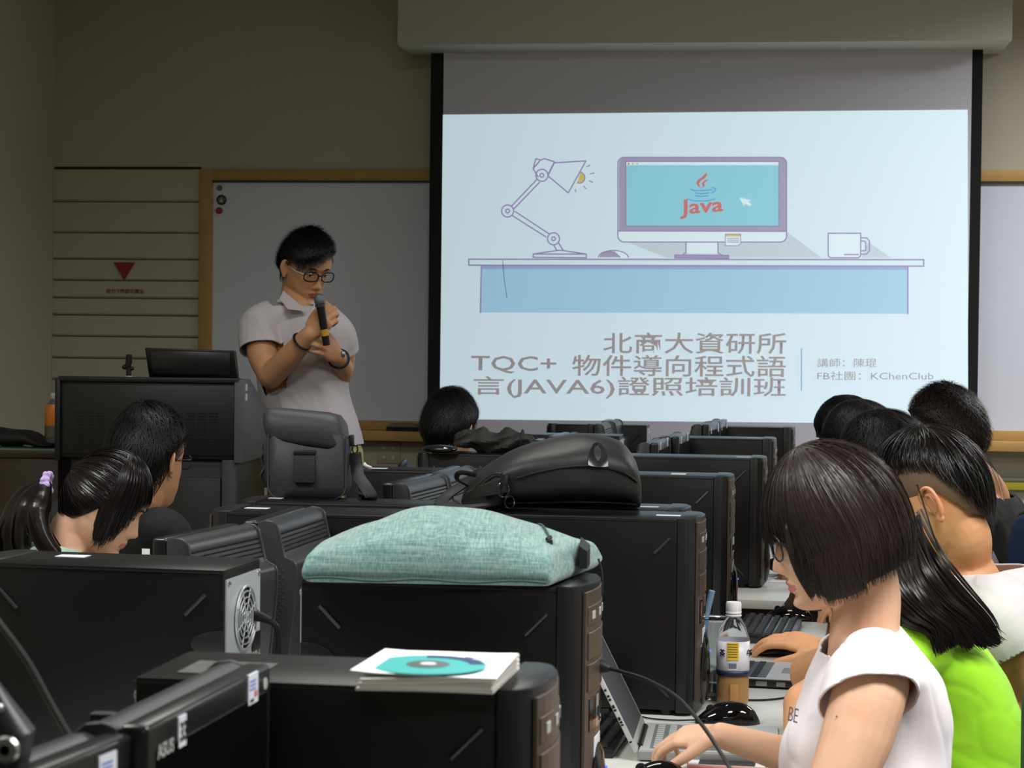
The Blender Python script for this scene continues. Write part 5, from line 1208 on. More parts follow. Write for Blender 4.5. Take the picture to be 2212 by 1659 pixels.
tip = MB()
for k in range(60):
    j = rnd.uniform(-1, 1); x0_ = 1715+10*j; tip.tube([P(x0_+8, 1262, 3.66), P(x0_, 1290, 3.66), P(x0_-10+rnd.uniform(-7, 7), 1308+rnd.uniform(-8, 10), 3.66)], [.0016, .0013, .0003], 4)
putmb('front_hair_tips', tip, hair_mat((70, 52, 44), .4), g2)['kind'] = 'stuff'
chair('blue office chair under the person in the lime green top', g2.location.x+.0, g2.location.y, R(7), -.06)
# ================================================================ boy in the pale hoodie
g3 = person('person with an undercut and bare ear, in a pale grey wide-necked shirt', P(2125, 1700, 4.05))
H = P(2020, 1074, 4.02); M = head_matrix(H, 158, 24, 0, 1.03)
b = MB(); add_head(b, M, ears=(1,))
limb(b, [M @ Vector((0, -.01, -.05)), M @ Vector((0, -.022, -.09)), P(2082, 1215, 4.03), P(2100, 1290, 4.03)], [.056, .054, .056, .075])
eb = MB(); hb = MB(); hb.loft([[M @ Vector((0, 0, 0))]*3]*2); ef = MB(); add_head(ef, M, ears=(-1,), earm=1.12); ne = 85*88; k_ = len([0 for f in ef.f if max(f) < ne]); eb.add(ef.v[ne:], [tuple(i-ne for i in f) for f in ef.f[k_:]])
put('ear', remesh(eb, 'ear', [mat('skin_ear', (226, 158, 122), .5, sss=.2)], .0014, 1), g3)
torso(b, [(2092, 1246, 4.03, .06, .075, 35), (2112, 1280, 4.03, .08, .13, 35), (2125, 1320, 4.03, .095, .17, 35), (2135, 1420, 4.03, .11, .165, 30), (2140, 1560, 4.03, .11, .16, 20), (2140, 1780, 4.03, .12, .17, 10)])
sh = P(2080, 1330, 4.22); el = P(1945, 1440, 4.62); wr = P(1785, 1404, 4.74)
limb(b, [sh, P(2010, 1400, 4.45), el], [.055, .05, .042]); limb(b, [el, P(1860, 1415, 4.70), wr], [.042, .038, .029])
hand(b, wr, (P(1700, 1380, 4.78)-wr), ZU-DU*.35, -1, ((14, 26, 16), (14, 28, 18), (16, 28, 18), (18, 28, 18)), (44, 10), 1.1)
sh = P(2160, 1340, 3.88); el = P(2230, 1500, 3.9); wr = P(2120, 1540, 4.1); limb(b, [sh, P(2200, 1420, 3.88), el], [.055, .05, .042]); limb(b, [el, wr], [.042, .03]); hand(b, wr, -RU, ZU, -1)
hp = Vector((g3.location.x, g3.location.y, .52))
for s in (-1, 1):
    a0 = hp+DU*s*.09; kn = hp+DU*s*.11-RU*.42; limb(b, [a0, (a0+kn)/2, kn], [.09, .078, .062]); limb(b, [kn, kn+Vector((.02, 0, -.25)), kn+Vector((.03, 0, -.44))], [.062, .055, .04])
me = remesh(b, 'body', [skin3, lip2], .0042, 1); put('body', me, g3)
c = MB()
torso(c, [(2092, 1205, 4.03, .078, .085, 35), (2108, 1242, 4.03, .105, .14, 35), (2122, 1290, 4.03, .118, .185, 35), (2135, 1360, 4.03, .125, .195, 32), (2145, 1460, 4.03, .128, .18, 25), (2150, 1600, 4.03, .13, .175, 15), (2150, 1790, 4.03, .14, .18, 10)])
limb(c, [P(2110, 1300, 4.12), P(2080, 1330, 4.22), P(2020, 1395, 4.40)], [.07, .075, .07]); limb(c, [P(2140, 1300, 3.95), P(2162, 1340, 3.88), P(2205, 1410, 3.87)], [.07, .078, .075])
me = remesh(c, 'shirt', [mat('cloth_pale', (214, 210, 216), .85, sheen=.2, bump=.2, bscale=400)], .005, 8, folds(.006, 8, 5, (1, 1, .6)))
cut(me, [(P(2096, 1232, 4.03), ZU*1-RU*.12+DU*.05, .15), (P(2028, 1388, 4.38), P(2020, 1395, 4.40)-P(2080, 1330, 4.22), .077), (P(2204, 1400, 3.87), P(2205, 1410, 3.87)-P(2162, 1340, 3.88), .082)])
put('shirt', me, g3, .004)
def uc_end(az):
    a = abs((az+180) % 360-180); return (ip(a, [0, 40, 70, 100, 125, 150, 180], [70, 66, 60, 62, 86, 102, 110]), 0)
hm3 = hair_mat((22, 18, 17), .33)
hr = Hair(M, (.092, .112, .138, .115), 14, uc_end, 180, 100, 34, (0, 0, 0)); inner = Hair(M, (.072, .09, .114, .094), 14, uc_end, 180, 100, 34)
mb = MB(); mb.loft([[M @ hr.at(3.6*i, k/34, -.002-.012*(k/34)**5+.003*mnoise.noise(Vector((i*.5, k*.15, 0)))) for i in range(100)] for k in range(35)]+[[M @ inner.at(3.6*i, k/34) for i in range(100)] for k in range(34, -1, -1)], cap=False); putmb('hair', mb, hm3, g3)
s1 = hr.strands(3200, .002, .004, 9, (0, .5), (.8, 1.12), 10, random.Random(5), splay=-.008); putmb('hair_strands', s1, hm3, g3)['kind'] = 'stuff'
s1 = hr.strands(300, .0014, .012, 16, (0, .3), (.8, 1.2), 10, random.Random(6), splay=.012); putmb('stray_strands', s1, hm3, g3)['kind'] = 'stuff'
def st_end(az):
    a = abs((az+180) % 360-180); return (ip(a, [0, 40, 60, 85, 100, 115, 140, 180], [74, 80, 88, 82, 82, 92, 106, 114]), 0)
sb = Hair(M, (.0845, .101, .1215, .1035), 14, st_end, 180, 96, 30)
mb = MB(); mb.loft([[M @ sb.at(3.75*i, k/30, -.006*(k/30)**10) for i in range(96)] for k in range(31)], cap=False); putmb('shaved_sides', mb, mat('stubble', (128, 102, 78), .75, nscale=500, rgb2=(60, 48, 40)), g3)
chair('blue office chair behind the person with the undercut', g3.location.x+.0, g3.location.y+.02, R(5), -.1)
# ================================================================ the four farther heads on the right
def far_person(label, hx, hy, d, au, pitch, skin, cloth, rgb=(16, 14, 15), voxel=.006, hs=1.0, glass=None, hairkw=None, shdx=0, arm=True, nb=None, base=None, roll=0, nk=.24, reach=1.0):
    H = P(hx, hy, d); g = person(label, base or Vector((H.x+shdx, H.y, 0)))
    M = head_matrix(H, au, pitch, roll, hs)
    b = MB(); add_head(b, M)
    f0 = RU*math.cos(R(au))+DU*math.sin(R(au)); yaw = au-90; cx = Vector((g.location.x, g.location.y, 0))-f0*.05
    zt = H.z-nk; N = Vector((cx.x, cx.y, zt+.05))
    limb(b, [M @ Vector((0, -.02, -.05)), M @ Vector((0, -.03, -.1)), N, N-ZU*.06], [.056, .054, .058, .07])
    def T(infl): return [(Vector((cx.x, cx.y, z))+f0*o_, 0, 0, w_+infl, t_+infl, yaw) for z, w_, t_, o_ in ((zt+.045, .07, .055, 0), (zt+.01, .14, .07, 0), (zt-.04, .175, .085, 0), (zt-.16, .165, .10, 0), (zt-.32, .15, .10, -.01), (.50, .165, .12, -.01))]
    torso(b, [(t[0],)+t[1:] for t in T(0)]); lf = ZU.cross(f0)
    c = MB(); torso(c, T(.012))
    for s in (-1, 1):
        sh = Vector((cx.x, cx.y, zt-.03))+lf*s*.165; el = sh+f0*.12*reach+lf*s*.04-ZU*.25; wr = Vector((el.x, el.y, 0))+f0*.24*reach-lf*s*.06; wr.z = .80
        limb(b, [sh, (sh+el)/2, el], [.05, .046, .04]); limb(b, [el, (el+wr)/2, wr], [.04, .036, .027]); hand(b, wr, f0-ZU*.12, ZU, s, s=.96)
        limb(c, [sh-lf*s*.04, sh, (sh+el)/2+(el-sh)*.12], [.062, .066, .062])
        hp = Vector((cx.x, cx.y, .53))+lf*s*.09; kn = hp+f0*.42; limb(b, [hp, kn], [.085, .06]); limb(b, [kn, kn-ZU*.45-f0*.02], [.06, .04])
    me = remesh(b, 'body', [skin, lip2], voxel, 1); skin_lips(me, M); put('body', me, g)
    me = remesh(c, 'shirt', [cloth], voxel*1.15, 4, folds(.005, 8, hx % 7)); cut(me, [(Vector((cx.x, cx.y, zt+.037)), ZU, .085), (Vector((cx.x, cx.y, .505)), -ZU, .3)]); put('shirt', me, g, .004)
    if d < 6.6 or glass: eye_set(g, M)
    if glass: glasses(g, M, glass)
    short_hair(g, M, rgb, **(hairkw or {}))
    return g, M
cg_ = mat('cloth_grey', (90, 92, 98), .85); cbk = mat('cloth_black', (16, 16, 19), .85, nscale=12, rgb2=(24, 24, 28)); cnv = mat('cloth_navy', (34, 42, 66), .85); cwt = mat('cloth_offwhite', (200, 198, 192), .85)
far_person('person with black bowl-cut hair, right in front of the pale hoodie wearer, head lowered', 1925, 1006, 4.85, 175, 30, skin2, cg_, seed_ := (14, 12, 13), .0055, 1.0, None, dict(seed=11, n=3000, thick=.022, hl=70, side=88, length=(.25, .5)), .12, reach=.45)
far_person('person with grey-sheened black hair between the two rounded dark heads', 1870, 968, 5.55, 180, 28, skin2, cnv, (24, 23, 27), .006, 1.0, None, dict(seed=12, n=3000, thick=.020, hl=72, side=90, mess=.006, length=(.3, .55)), .12, reach=.5)
far_person('person with thin-rimmed glasses and smooth black hair, leftmost head before the slide on the right', 1838, 948, 6.25, 180, 22, skin2, cwt, (14, 13, 16), .006, 1.0, (110, 112, 115), dict(seed=13, n=3000, thick=.020, hl=76, side=92, mess=.004, length=(.3, .55)), .10, reach=.6)
far_person('person with thick short dark brown hair before the black screen border at the right', 2046, 936, 5.85, 150, 12, skin2, cbk, (30, 22, 20), .006, 1.02, None, dict(seed=14, n=4200, thick=.024, hl=72, side=82, back=112, mess=.016, length=(.1, .25)), .07, reach=.4, nk=.22)
for (x, y, lab) in ((P(1950, 1200, 4.85).x+.10, P(1950, 1200, 4.85).y, 'blue office chair hidden behind the undercut head'), ):
    pass
chair('blue office chair with its back rising right of the undercut head', P(2118, 1180, 4.95).x-.06, P(2118, 1180, 4.95).y, R(20), .06)
# ================================================================ left side: black shirt, ponytail, far head
far_person('person in a black shirt with glasses, sitting before the teaching console', 320, 992, 5.0, 62, 2, skin2, cbk, (11, 10, 11), .0055, 1.02, (26, 26, 30), dict(seed=15, n=3000, thick=.022, hl=70, side=82, back=112, mess=.012), -.06, nk=.155)
far_person('person with short black hair seen from behind at the lower left slide corner', 972, 926, 6.75, 62, 14, skin2, cbk, (12, 11, 12), .006, 1.0, (150, 60, 60), dict(seed=16, n=3000, thick=.022, hl=72, side=86, back=108, mess=.013), -.03, nk=.2, reach=.5)
chair('blue office chair left of the far head by the whiteboard ledge', P(972, 1060, 6.8).x+.08, P(972, 1060, 6.8).y, R(187), .06)
# ponytail girl
g5 = person('person with a black ponytail in a lilac scrunchie, looking down behind the left tower', P(150, 1300, 4.6))
H = P(229, 1079, 4.6); M = head_matrix(H, 0, 28, 0, .98)
b = MB(); add_head(b, M, ears=())
limb(b, [M @ Vector((0, -.02, -.05)), M @ Vector((0, -.04, -.1)), P(150, 1190, 4.6), P(135, 1240, 4.6)], [.05, .048, .052, .07])
TT = [(142, 1186, 4.6, .055, .07, 0), (118, 1206, 4.6, .075, .13, 0), (108, 1260, 4.6, .085, .16, 0), (110, 1380, 4.6, .10, .15, 0), (110, 1500, 4.6, .10, .14, 0), (105, 1640, 4.6, .12, .165, 0)]
torso(b, TT)
for s in (-1, 1):
    sh = P(118, 1262, 4.6)+DU*s*.155; el = sh+RU*.12-ZU*.24; wr = sh+RU*.34-ZU*.22+DU*-s*.04; wr.z = max(wr.z, .80)
    limb(b, [sh, el], [.046, .038]); limb(b, [el, wr], [.038, .025]); hand(b, wr, RU-ZU*.1, ZU, s, s=.9)
    hp = Vector((g5.location.x-.06, g5.location.y, .53))+DU*s*.09; kn = hp+RU*.4; limb(b, [hp, kn], [.085, .06]); limb(b, [kn, kn-ZU*.45], [.06, .04])
me = remesh(b, 'body', [skin1, lip1], .0042, 2); skin_lips(me, M); put('body', me, g5); eye_set(g5, M)
c = MB(); torso(c, [(p[0], p[1], p[2], p[3]+.016, p[4]+.014, 0) for p in [(140, 1172, 4.6, .055, .07, 0)]+TT[1:]])
for s in (-1, 1): sh = P(118, 1262, 4.6)+DU*s*.155; limb(c, [sh-DU*s*.03, sh, sh+RU*.05-ZU*.11], [.056, .062, .06])
flor = mat('cloth_floral', (226, 224, 206), .85, nscale=26, rgb2=(110, 180, 160))
me = remesh(c, 'top', [flor], .005, 5, folds(.004, 9, 2)); cut(me, [(P(146, 1182, 4.6), ZU+RU*.5, .085)]); put('top', me, g5, .003)
def pt_end(az):
    a = abs((az+180) % 360-180); return (ip(a, [0, 26, 40, 60, 80, 100, 120, 180], [74, 78, 88, 92, 92, 60, 40, 30]), ip(a, [0, 20, 34, 48, 62, 76, 92, 110, 180], [0, .0, .018, .05, .08, .09, .085, .04, 0]))
hm5 = hair_mat((24, 20, 20), .27)
def ptm(p, az, t, hg): return p+Vector((0, .16*hg, 0))+Vector((p.x, p.y, 0)).normalized()*(-.1*hg) if hg > 0 else p
hr = Hair(M, (.084, .106, .130, .106), -24, pt_end, 96, 120, 40, (0, 0, 0), ptm)
# (hang angle only reached at the front; the back is gathered into the tail)
hr2 = Hair(M, (.084, .101, .127, .104), 4, pt_end, 92, 120, 40, (0, 0, 0), ptm); inner = Hair(M, (.072, .09, .113, .094), 4, pt_end, 92, 120, 40, (0, 0, 0), ptm)
def bk_end(az):
    a = abs((az+180) % 360-180); return (ip(a, [0, 40, 60, 75, 90, 110, 135, 180], [120, 120, 116, 106, 98, 84, 64, 52]), 0)
hb1 = Hair(M, (.083, .104, .127, .105), 80, bk_end, 180, 120, 40, (0, 0, 0)); ib1 = Hair(M, (.070, .088, .112, .092), 80, bk_end, 180, 120, 40, (0, 0, 0))
for nm, A_, B_ in (('hair_fringe', hr2, inner), ('hair', hb1, ib1)):
    mb = MB(); mb.loft([[M @ A_.at(3*i, k/40, -.002-.008*(k/40)**8) for i in range(120)] for k in range(41)]+[[M @ B_.at(3*i, k/40) for i in range(120)] for k in range(40, -1, -1)], cap=False); putmb(nm, mb, hm5, g5)
putmb('hair_strands', hr2.strands(1500, .002, .0028, 4, (.1, .6), (.9, 1.12), 12, random.Random(8), azr=(-80, 80)), hm5, g5)['kind'] = 'stuff'
putmb('hair_strands', hb1.strands(2800, .0018, .0022, 3, (0, .5), (.8, 1.0), 12, random.Random(9)), hm5, g5)['kind'] = 'stuff'
K = P(101, 1046, 4.58)
sc_ = MB(); rnd = random.Random(2)
for i in range(60):
    a = 2*math.pi*i/60; r_ = .021+.004*math.sin(i*2.7); cc = K+ZU*(r_*math.sin(a)+.003*math.sin(i*5.1))+DU*r_*math.cos(a)+RU*(.006*math.sin(i*3.3)); sc_.ball(cc, .0062+.0016*math.sin(i*4.1), 10, 6)
put('scrunchie', remesh(sc_, 'scrunchie', [mat('scrunchie_lilac', (176, 150, 214), .75, nscale=60, rgb2=(206, 190, 232))], .0018, 1), g5)
pt = MB(); sk = MB()
paths = [((101, 1046, 4.58), (60, 1075, 4.57), (28, 1120, 4.56), (8, 1180, 4.56), (-4, 1230, 4.57)), ((101, 1046, 4.58), (70, 1080, 4.54), (50, 1120, 4.52), (45, 1170, 4.52), (60, 1215, 4.53)), ((101, 1046, 4.58), (85, 1085, 4.53), (80, 1120, 4.51), (95, 1165, 4.5), (130, 1212, 4.5)), ((101, 1050, 4.58), (60, 1090, 4.56), (20, 1140, 4.55), (20, 1180, 4.55), (5, 1225, 4.55))]
for cp in paths: pt.tube(spline([P(*p) for p in cp], 5), [.013, .016, .020, .024, .027, .029, .030, .030, .030, .029, .028, .027, .026, .025, .024, .023, .022, .021, .02, .018, .016], 12)
put('ponytail', remesh(pt, 'ponytail', [hm5], .003, 2), g5)
for _ in range(1400):
    cp = paths[rnd.randrange(4)]; a = rnd.uniform(0, 6.3); ps = spline([P(*p)+(ZU*math.sin(a)+DU*math.cos(a)*1.0+RU*math.cos(a)*.6)*r_ for p, r_ in zip(cp, (.010, .021, .026, .026, .022))], 4); w_ = rnd.uniform(.001, .002); vs = []; cc = [P(*p) for p in cp]
    for q in range(len(ps)):
        tg = ps[min(q+1, len(ps)-1)]-ps[max(q-1, 0)]; sd = tg.cross(ps[q]-cc[min(4, q//4)]+Vector((0, -.001, 0))).normalized(); vs += [ps[q]-sd*w_, ps[q]+sd*w_]
    sk.add(vs, [(2*q, 2*q+1, 2*q+3, 2*q+2) for q in range(len(ps)-1)])
putmb('ponytail_strands', sk, hm5, g5)['kind'] = 'stuff'
# white and red card at her mouth level
q = P(312, 1193, 4.45); cd_ = thing('card', 'white and dark red card held up before the ponytail wearer', 'card', q); 
obj('white_face', MB().box((-.006, 0, -.006), (.012, .002, .008)), paper, cd_, False); obj('red_face', MB().box((-.018, 0, -.030), (.012, .002, -.006)), mat('card_red', (130, 40, 44), .5), cd_, False)
# ================================================================ lectern, desk, lecturer
LD = 6.35
struct('trim_4', MB().box((XL+.02, 6.0, 0), (-.15, WY, STG)), mat('stage_wood', (70, 58, 46), .6), bevel=.01)
lx0 = P(128, 900, LD).x; ly = P(128, 900, LD).y; q1 = P(523, 900, LD); dv = Vector((q1.x-lx0, q1.y-ly, 0)); LWd = dv.length; az_ = math.atan2(dv.y, dv.x)
ZL = lambda py, px=325, d=LD: P(px, py, d).z
lec = thing('lectern', 'wide black teaching console with louvred front, sloping grey end panel and a dark base', 'lectern', (lx0, ly, STG), az_-R(3.5)*1)
zt, zb = ZL(815, 128)-STG, ZL(988, 128)-STG
lm = mat('lectern_black', (15, 15, 17), .5, bump=.1, bscale=500); lg = mat('lectern_grey', (78, 76, 82), .5, bump=.1, bscale=400)
dz = -.008
obj('console', MB().prism([(0, zb), (0, zt), (.10, zt), (.52, zt-.14), (.52, zb)], .004, LWd-.004, 'x'), lm, lec, True, .004)
obj('front_panel', MB().box((.012, -.006, zb+.012), (LWd-.012, .004, zt-.02)), mat('panel_black', (19, 19, 20), .45), lec, True, .003)
obj('top_rim', MB().box((-.002, -.012, zt-.012), (LWd, .02, zt+.004)), lm, lec, True, .003)
for x in (LWd-.018, ): obj('end_panel', MB().prism([(-.012, zb-.01), (-.012, zt), (.10, zt), (.54, zt-.15), (.54, zb-.01)], x, x+.03, 'x'), lg, lec, True, .004)
obj('end_panel', MB().prism([(-.012, zb-.01), (-.012, zt), (.10, zt), (.54, zt-.15), (.54, zb-.01)], -.012, .006, 'x'), lm, lec, True, .004)
for k, py in enumerate((836, 857)):
    obj('sticker', MB().box((LWd+.012, .02, ZL(py, 530)-STG-.012), (LWd+.0135, .045, ZL(py, 530)-STG+.010)), mat('sticker_pale', (190, 195, 205), .5), lec, False)
for (xa, xb) in ((405, 482), (165, 232)):
    x0_, x1_ = (P(xa, 900, LD)-P(128, 900, LD)).length, (P(xb, 900, LD)-P(128, 900, LD)).length
    for r_ in range(12):
        z = ZL(891+r_*6.6, xa)-STG
        n = 3; w_ = (x1_-x0_)/3
        for c_ in range(n):
            o_ = .006*((r_ % 2)); obj('louvre', MB().box((x0_+c_*w_+o_*(c_ < 2), -.0072, z-.0022), (x0_+(c_+1)*w_-.008, -.0055, z+.0018)), mat('louvre_black', (5, 5, 6), .8), lec, False)
xb0, xb1 = (P(150, 1050, LD)-P(128, 1050, LD)).length, (P(514, 1050, LD)-P(128, 1050, LD)).length
obj('base_cabinet', MB().box((xb0, .02, 0), (xb1, .5, zb)), mat('cabinet_black', (14, 14, 15), .5), lec, True, .004)
obj('cabinet_door', MB().box((xb0+.30, .008, .06), (xb1-.05, .022, zb-.06)), mat('panel_black', (19, 19, 20)), lec, True, .003)
obj('corner_post', MB().box((xb1-.045, .0, 0), (xb1, .03, zb)), mat('post_grey', (46, 46, 48), .5), lec, True, .003)
# monitor back on the console
mq = P(412, 818, LD+.12); mt = thing('lectern_monitor', 'black monitor seen from behind on the teaching console', 'monitor', (mq.x, mq.y, zt+STG-.001), R(4))
sx_ = LD/F; hw = 101*sx_; hh = 66*sx_
obj('back_shell', MB().loft([[(x*k, y+.03*(z/hh)*-.6, max(0, z*1)) for x, z in ((-hw*1.0, hh), (hw*.98, hh-.006), (hw*1.03, 0), (-hw*.93, 0))] for y, k in ((0, .97), (.006, 1), (.03, 1), (.034, .98))]), mat('screen_black', (12, 12, 14), .35), mt, True, .004)
obj('back_recess', MB().loft([[(x*.88, y-.012, .012+z*.8) for x, z in ((-hw, hh), (hw, hh-.006), (hw*1.0, 0), (-hw*.93, 0))] for y in (-.006, .008)]), mat('recess_black', (18, 18, 20), .3), mt, True, .002)
obj('stand', MB().box((-.06, .03, -.002), (.06, .1, .05)), lm, mt, True, .003)
gq = P(278, 818, LD+.06); mc = thing('microphone_clip', 'black microphone holder clip standing on the teaching console', 'microphone clip', (gq.x, gq.y, zt+STG))
obj('post', MB().tube([(0, 0, 0), (0, 0, .032)], .0085, 12), rubber, mc); obj('collar', MB().tube([(0, 0, -.001), (0, 0, .006)], .011, 12), silver, mc)
obj('knob', MB().ball((-.013, 0, .034), (.010, .008, .008), 12, 8), rubber, mc); obj('knob', MB().ball((.011, 0, .030), (.007, .007, .007), 12, 8), rubber, mc)
obj('cradle', MB().tube([(-.006, 0, .03), (.001, -.002, .05), (.002, -.004, .074)], [.009, .011, .010], 12), rubber, mc)
# brown side desk at the left
q = P(-60, 968, 6.55); q1 = P(150, 968, 6.55); td = thing('side_desk', 'dark brown wooden side desk at the left edge with a glass top', 'desk', (q.x, q.y, STG), R(2))
zz_ = P(60, 968, 6.55).z-STG; wl = (q1-q).length-.03
br = mat('desk_brown', (58, 42, 32), .5, nscale=14, rgb2=(44, 31, 24))
obj('front_board', MB().box((0, 0, .04), (wl, .02, zz_-.03)), br, td, True, .002); obj('side_board', MB().box((wl-.02, .02, 0), (wl, .5, zz_-.03)), br, td, False); obj('side_board', MB().box((0, .02, 0), (.02, .5, zz_-.03)), br, td, False)
obj('desk_top', MB().box((-.01, -.01, zz_-.03), (wl+.01, .52, zz_-.006)), br, td, True, .002); obj('glass_top', MB().box((0, -.005, zz_-.006), (wl, .51, zz_)), mat('glass_green', (90, 120, 100), .08), td, False)
q = P(25, 966, 6.62); bb = thing('bag', 'flat black bag lying on the brown side desk at the left edge', 'bag', (q.x, q.y, STG+zz_), R(3))
rg = []
for k in range(17):
    u = k/16; x = -.22+.36*u; h_ = ip(u, [0, .3, .55, .75, .9, 1], [.05, .058, .06, .045, .018, .006]); rg.append([(x, .07+.09*math.cos(a), h_/2+.004*math.sin(u*20)+h_/2*math.copysign(abs(math.sin(a))**.7, math.sin(a))) for a in [2*math.pi*i/20 for i in range(20)]])
obj('cloth', MB().loft(rg), mat('bag_black', (12, 12, 13), .7, bump=.4, bscale=50), bb, 'all')
q = P(117, 966, 6.68); b2 = thing('juice_bottle', 'orange-topped drink bottle half hidden behind the teaching console', 'bottle', (q.x, q.y, STG+zz_))
obj('shell', MB().lathe([(.004, 0), (.028, .002), (.031, .012), (.031, .06), (.029, .068), (.031, .075), (.031, .12), (.026, .14), (.016, .153), (.013, .158), (.013, .165), (.004, .165)], 28), mat('bottle_smoke', (80, 86, 92), .15), b2)
obj('label', MB().lathe([(.0316, .07), (.032, .072), (.032, .122), (.0268, .141), (.026, .14)], 28), mat('label_orange', (190, 110, 26), .4), b2)
obj('label', MB().lathe([(.0316, .03), (.0318, .03), (.0318, .07), (.0316, .07)], 28), mat('label_print', (120, 112, 100), .5, nscale=140, rgb2=(30, 30, 34)), b2)
obj('cap', MB().lathe([(.0145, .158), (.0155, .16), (.0155, .176), (.013, .179), (.003, .179)], 24), mat('cap_grey', (150, 150, 150), .5), b2)
# lecturer
d0 = 7.0
g6 = person('standing person in a pale polo shirt and khaki trousers speaking into a hand-held microphone', P(665, 900, d0)); g6.location.z = 0
H = P(662, 576, d0); M = head_matrix(H, 307, 20, 0, 1.0)
b = MB(); add_head(b, M)
limb(b, [M @ Vector((0, -.02, -.05)), M @ Vector((0, -.03, -.1)), P(645, 668, d0), P(645, 700, d0)], [.056, .056, .062, .08])
TT = [(645, 668, d0, .07, .065, -25), (645, 688, d0, .135, .08, -25), (645, 712, d0, .168, .10, -25), (650, 770, d0, .155, .11, -25), (657, 850, d0, .14, .11, -25), (668, 920, d0, .15, .12, -25), (672, 975, d0, .16, .125, -25)]
torso(b, TT)
rs, re, rw = P(566, 705, 6.95), P(584, 812, 6.85), P(668, 722, 6.72)
limb(b, [rs, P(567, 765, 6.9), re], [.058, .053, .043]); limb(b, [re, P(628, 768, 6.78), rw], [.045, .041, .029])
hand(b, rw, (P(700, 690, 6.70)-rw), (P(668, 690, 6.6)-P(690, 700, 6.75)), -1, ((38, 70, 50), (40, 72, 50), (42, 74, 50), (44, 75, 50)), (25, 10), .98)
ls, le, lw = P(726, 722, 6.98), P(733, 812, 7.0), P(728, 770, 6.82)
limb(b, [ls, P(737, 770, 7.02), le], [.055, .05, .043]); limb(b, [le, P(738, 795, 6.92), lw], [.043, .040, .029])
hand(b, lw, (P(692, 738, 6.70)-lw), (P(728, 730, 6.6)-P(720, 760, 6.78)), 1, ((22, 40, 30), (24, 42, 30), (26, 42, 30), (28, 44, 30)), (30, 8), .98)
me = remesh(b, 'body', [skin2, lip2], .0042, 1); skin_lips(me, M); put('body', me, g6)
eye_set(g6, M, brow=True); glasses(g6, M, (12, 13, 18), w_=.0265, h_=.017, r=.0026, white_temple=True)
short_hair(g6, M, (18, 15, 15), 5200, .022, 73, 79, 102, seed=21, mess=.024, volume=.75, length=(.12, .32), asym=-9, jag=1.16)
c = MB()
torso(c, [(645, 655, d0, .072, .065, -25), (645, 680, d0, .14, .09, -25), (645, 710, d0, .180, .115, -25), (650, 770, d0, .170, .128, -25), (656, 850, d0, .158, .13, -25), (670, 915, d0, .17, .14, -25), (675, 962, d0, .178, .145, -25)])
limb(c, [P(600, 688, 6.97), P(567, 705, 6.95), P(566, 758, 6.91)], [.07, .075, .074]); limb(c, [P(700, 700, 7.0), P(725, 724, 6.99), P(734, 762, 7.01)], [.068, .068, .064])
cpolo = mat('cloth_polo', (196, 190, 196), .85, sheen=.1, bump=.2, bscale=400)
me = remesh(c, 'polo_shirt', [cpolo], .005, 5, folds(.006, 8, 4, (1, 1, .5)))
cut(me, [(P(650, 662, d0), ZU*1, .12), (P(566, 756, 6.91), P(567, 765, 6.9)-rs, .081), (P(734, 760, 7.01), P(737, 770, 7.02)-ls, .071), (P(675, 957, d0), -ZU, .3)]); put('polo_shirt', me, g6, .004)
# collar: two flaps
for s, pts in ((1, ((612, 628, 6.95), (650, 660, 6.88), (660, 672, 6.865), (622, 668, 6.86), (604, 645, 6.93))), (-1, ((697, 655, 6.93), (676, 690, 6.87), (668, 680, 6.86), (686, 640, 6.9)))):
    ps = [P(*p) for p in pts]; n = len(ps); off = DU*-.006; putmb('collar', MB().add(ps+[p+DU*.006 for p in ps], [tuple(range(n)), tuple(range(2*n-1, n-1, -1))]+[(i, (i+1) % n, n+(i+1) % n, n+i) for i in range(n)]), cpolo, g6, True)
cb_ = MB().tube([P(645, 655, d0)+(RU*math.cos(a)*.066+DU*math.sin(a)*.062)+ZU*(.012*math.sin(a)+.006) for a in [2*math.pi*i/24 for i in range(-3, 14)]], .012, 8, flat=.5, up=(0, 0, 1)); putmb('collar_band', cb_, cpolo, g6)
c = MB(); zt_ = P(675, 940, d0).z
torso(c, [(675, 940, d0, .155, .125, -25), (680, 975, d0, .165, .13, -25), (684, 1020, d0, .17, .135, -25)])
fl = STG
for s in (-1, 1):
    a0 = P(684+s*46, 1015, d0); kn = Vector((a0.x, a0.y, .58)); an = Vector((a0.x, a0.y, fl+.09)); limb(c, [a0, (a0+kn)/2, kn, (kn+an)/2, an], [.098, .088, .072, .068, .06])
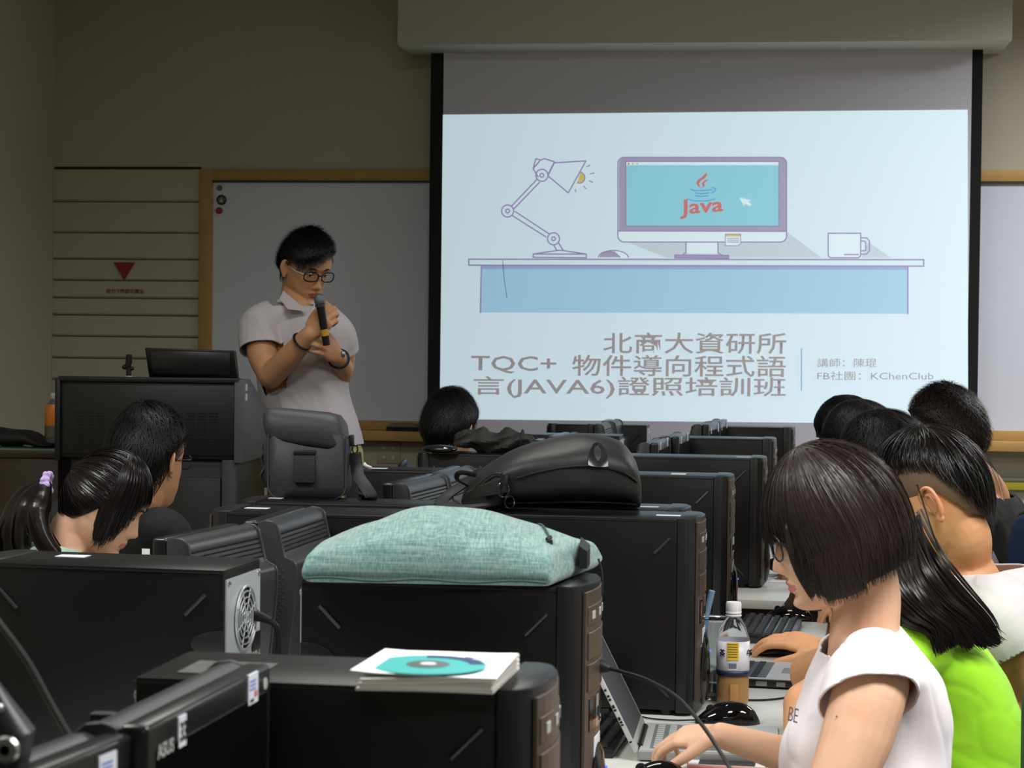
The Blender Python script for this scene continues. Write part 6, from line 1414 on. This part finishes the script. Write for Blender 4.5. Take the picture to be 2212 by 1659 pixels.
me = remesh(c, 'trousers', [mat('cloth_khaki', (184, 176, 120), .8)], .006, 4, folds(.008, 7, 9, (.7, .7, 1.4))); put('trousers', me, g6)
for s in (-1, 1):
    a0 = P(684+s*46, 1015, d0); f0 = -DU*.9+RU*.3; sh = MB()
    sh.loft([[Vector((a0.x, a0.y, fl))+f0*(u-.08)+Vector((-f0.y, f0.x, 0))*w_*math.cos(t)+ZU*(h_*max(0, math.sin(t))+.001) for t in [2*math.pi*k/20 for k in range(20)]] for u, w_, h_ in ((0, .02, .05), (.02, .036, .08), (.08, .04, .1), (.14, .042, .075), (.2, .046, .055), (.25, .04, .04), (.275, .02, .02))])
    putmb('shoe', sh, rubber, g6)
def ring(c_, ax, r, w_, m_, nm, rt=.0035):
    ax = Vector(ax).normalized(); u = ax.cross(ZU).normalized(); v = ax.cross(u); putmb(nm, MB().tube([Vector(c_)+(u*math.cos(a)+v*math.sin(a))*r for a in [2*math.pi*k/24 for k in range(25)]], w_, 8, flat=.4, up=ax), m_, g6)
ring(P(652, 738, 6.735), rw-re, .0305, .007, rubber, 'wrist_band'); ring(P(732, 775, 6.84), lw-le, .0295, .009, rubber, 'wrist_watch')
putmb('watch_face', MB().ball(P(741, 765, 6.80), (.008, .008, .012), 12, 8), mat('watch_steel', (160, 165, 170), .2, .8), g6)
# microphone
m0, m1 = P(690, 648, 6.66), P(704, 735, 6.69); ax = (m1-m0).normalized()
mic = thing('microphone', 'black hand-held microphone with a grey mesh head held to the mouth', 'microphone', m0); Lm = m0
obj('head_mesh', MB().ball((0, 0, 0), (.0185, .0185, .022), 20, 14), mat('mesh_grey', (120, 120, 130), .4, .6, bump=.6, bscale=900), mic)
obj('collar_ring', MB().tube([ax*.014, ax*.022], .018, 20), mat('ring_dull', (90, 90, 96), .3, .7), mic)
obj('handle', MB().tube([ax*.02, ax*.04, ax*.1, ax*.155], [.0155, .0138, .013, .0125], 16), rubber, mic)
obj('yellow_band', MB().tube([ax*.1, ax*.122], .0138, 16), mat('band_yellow', (200, 160, 40), .5), mic)
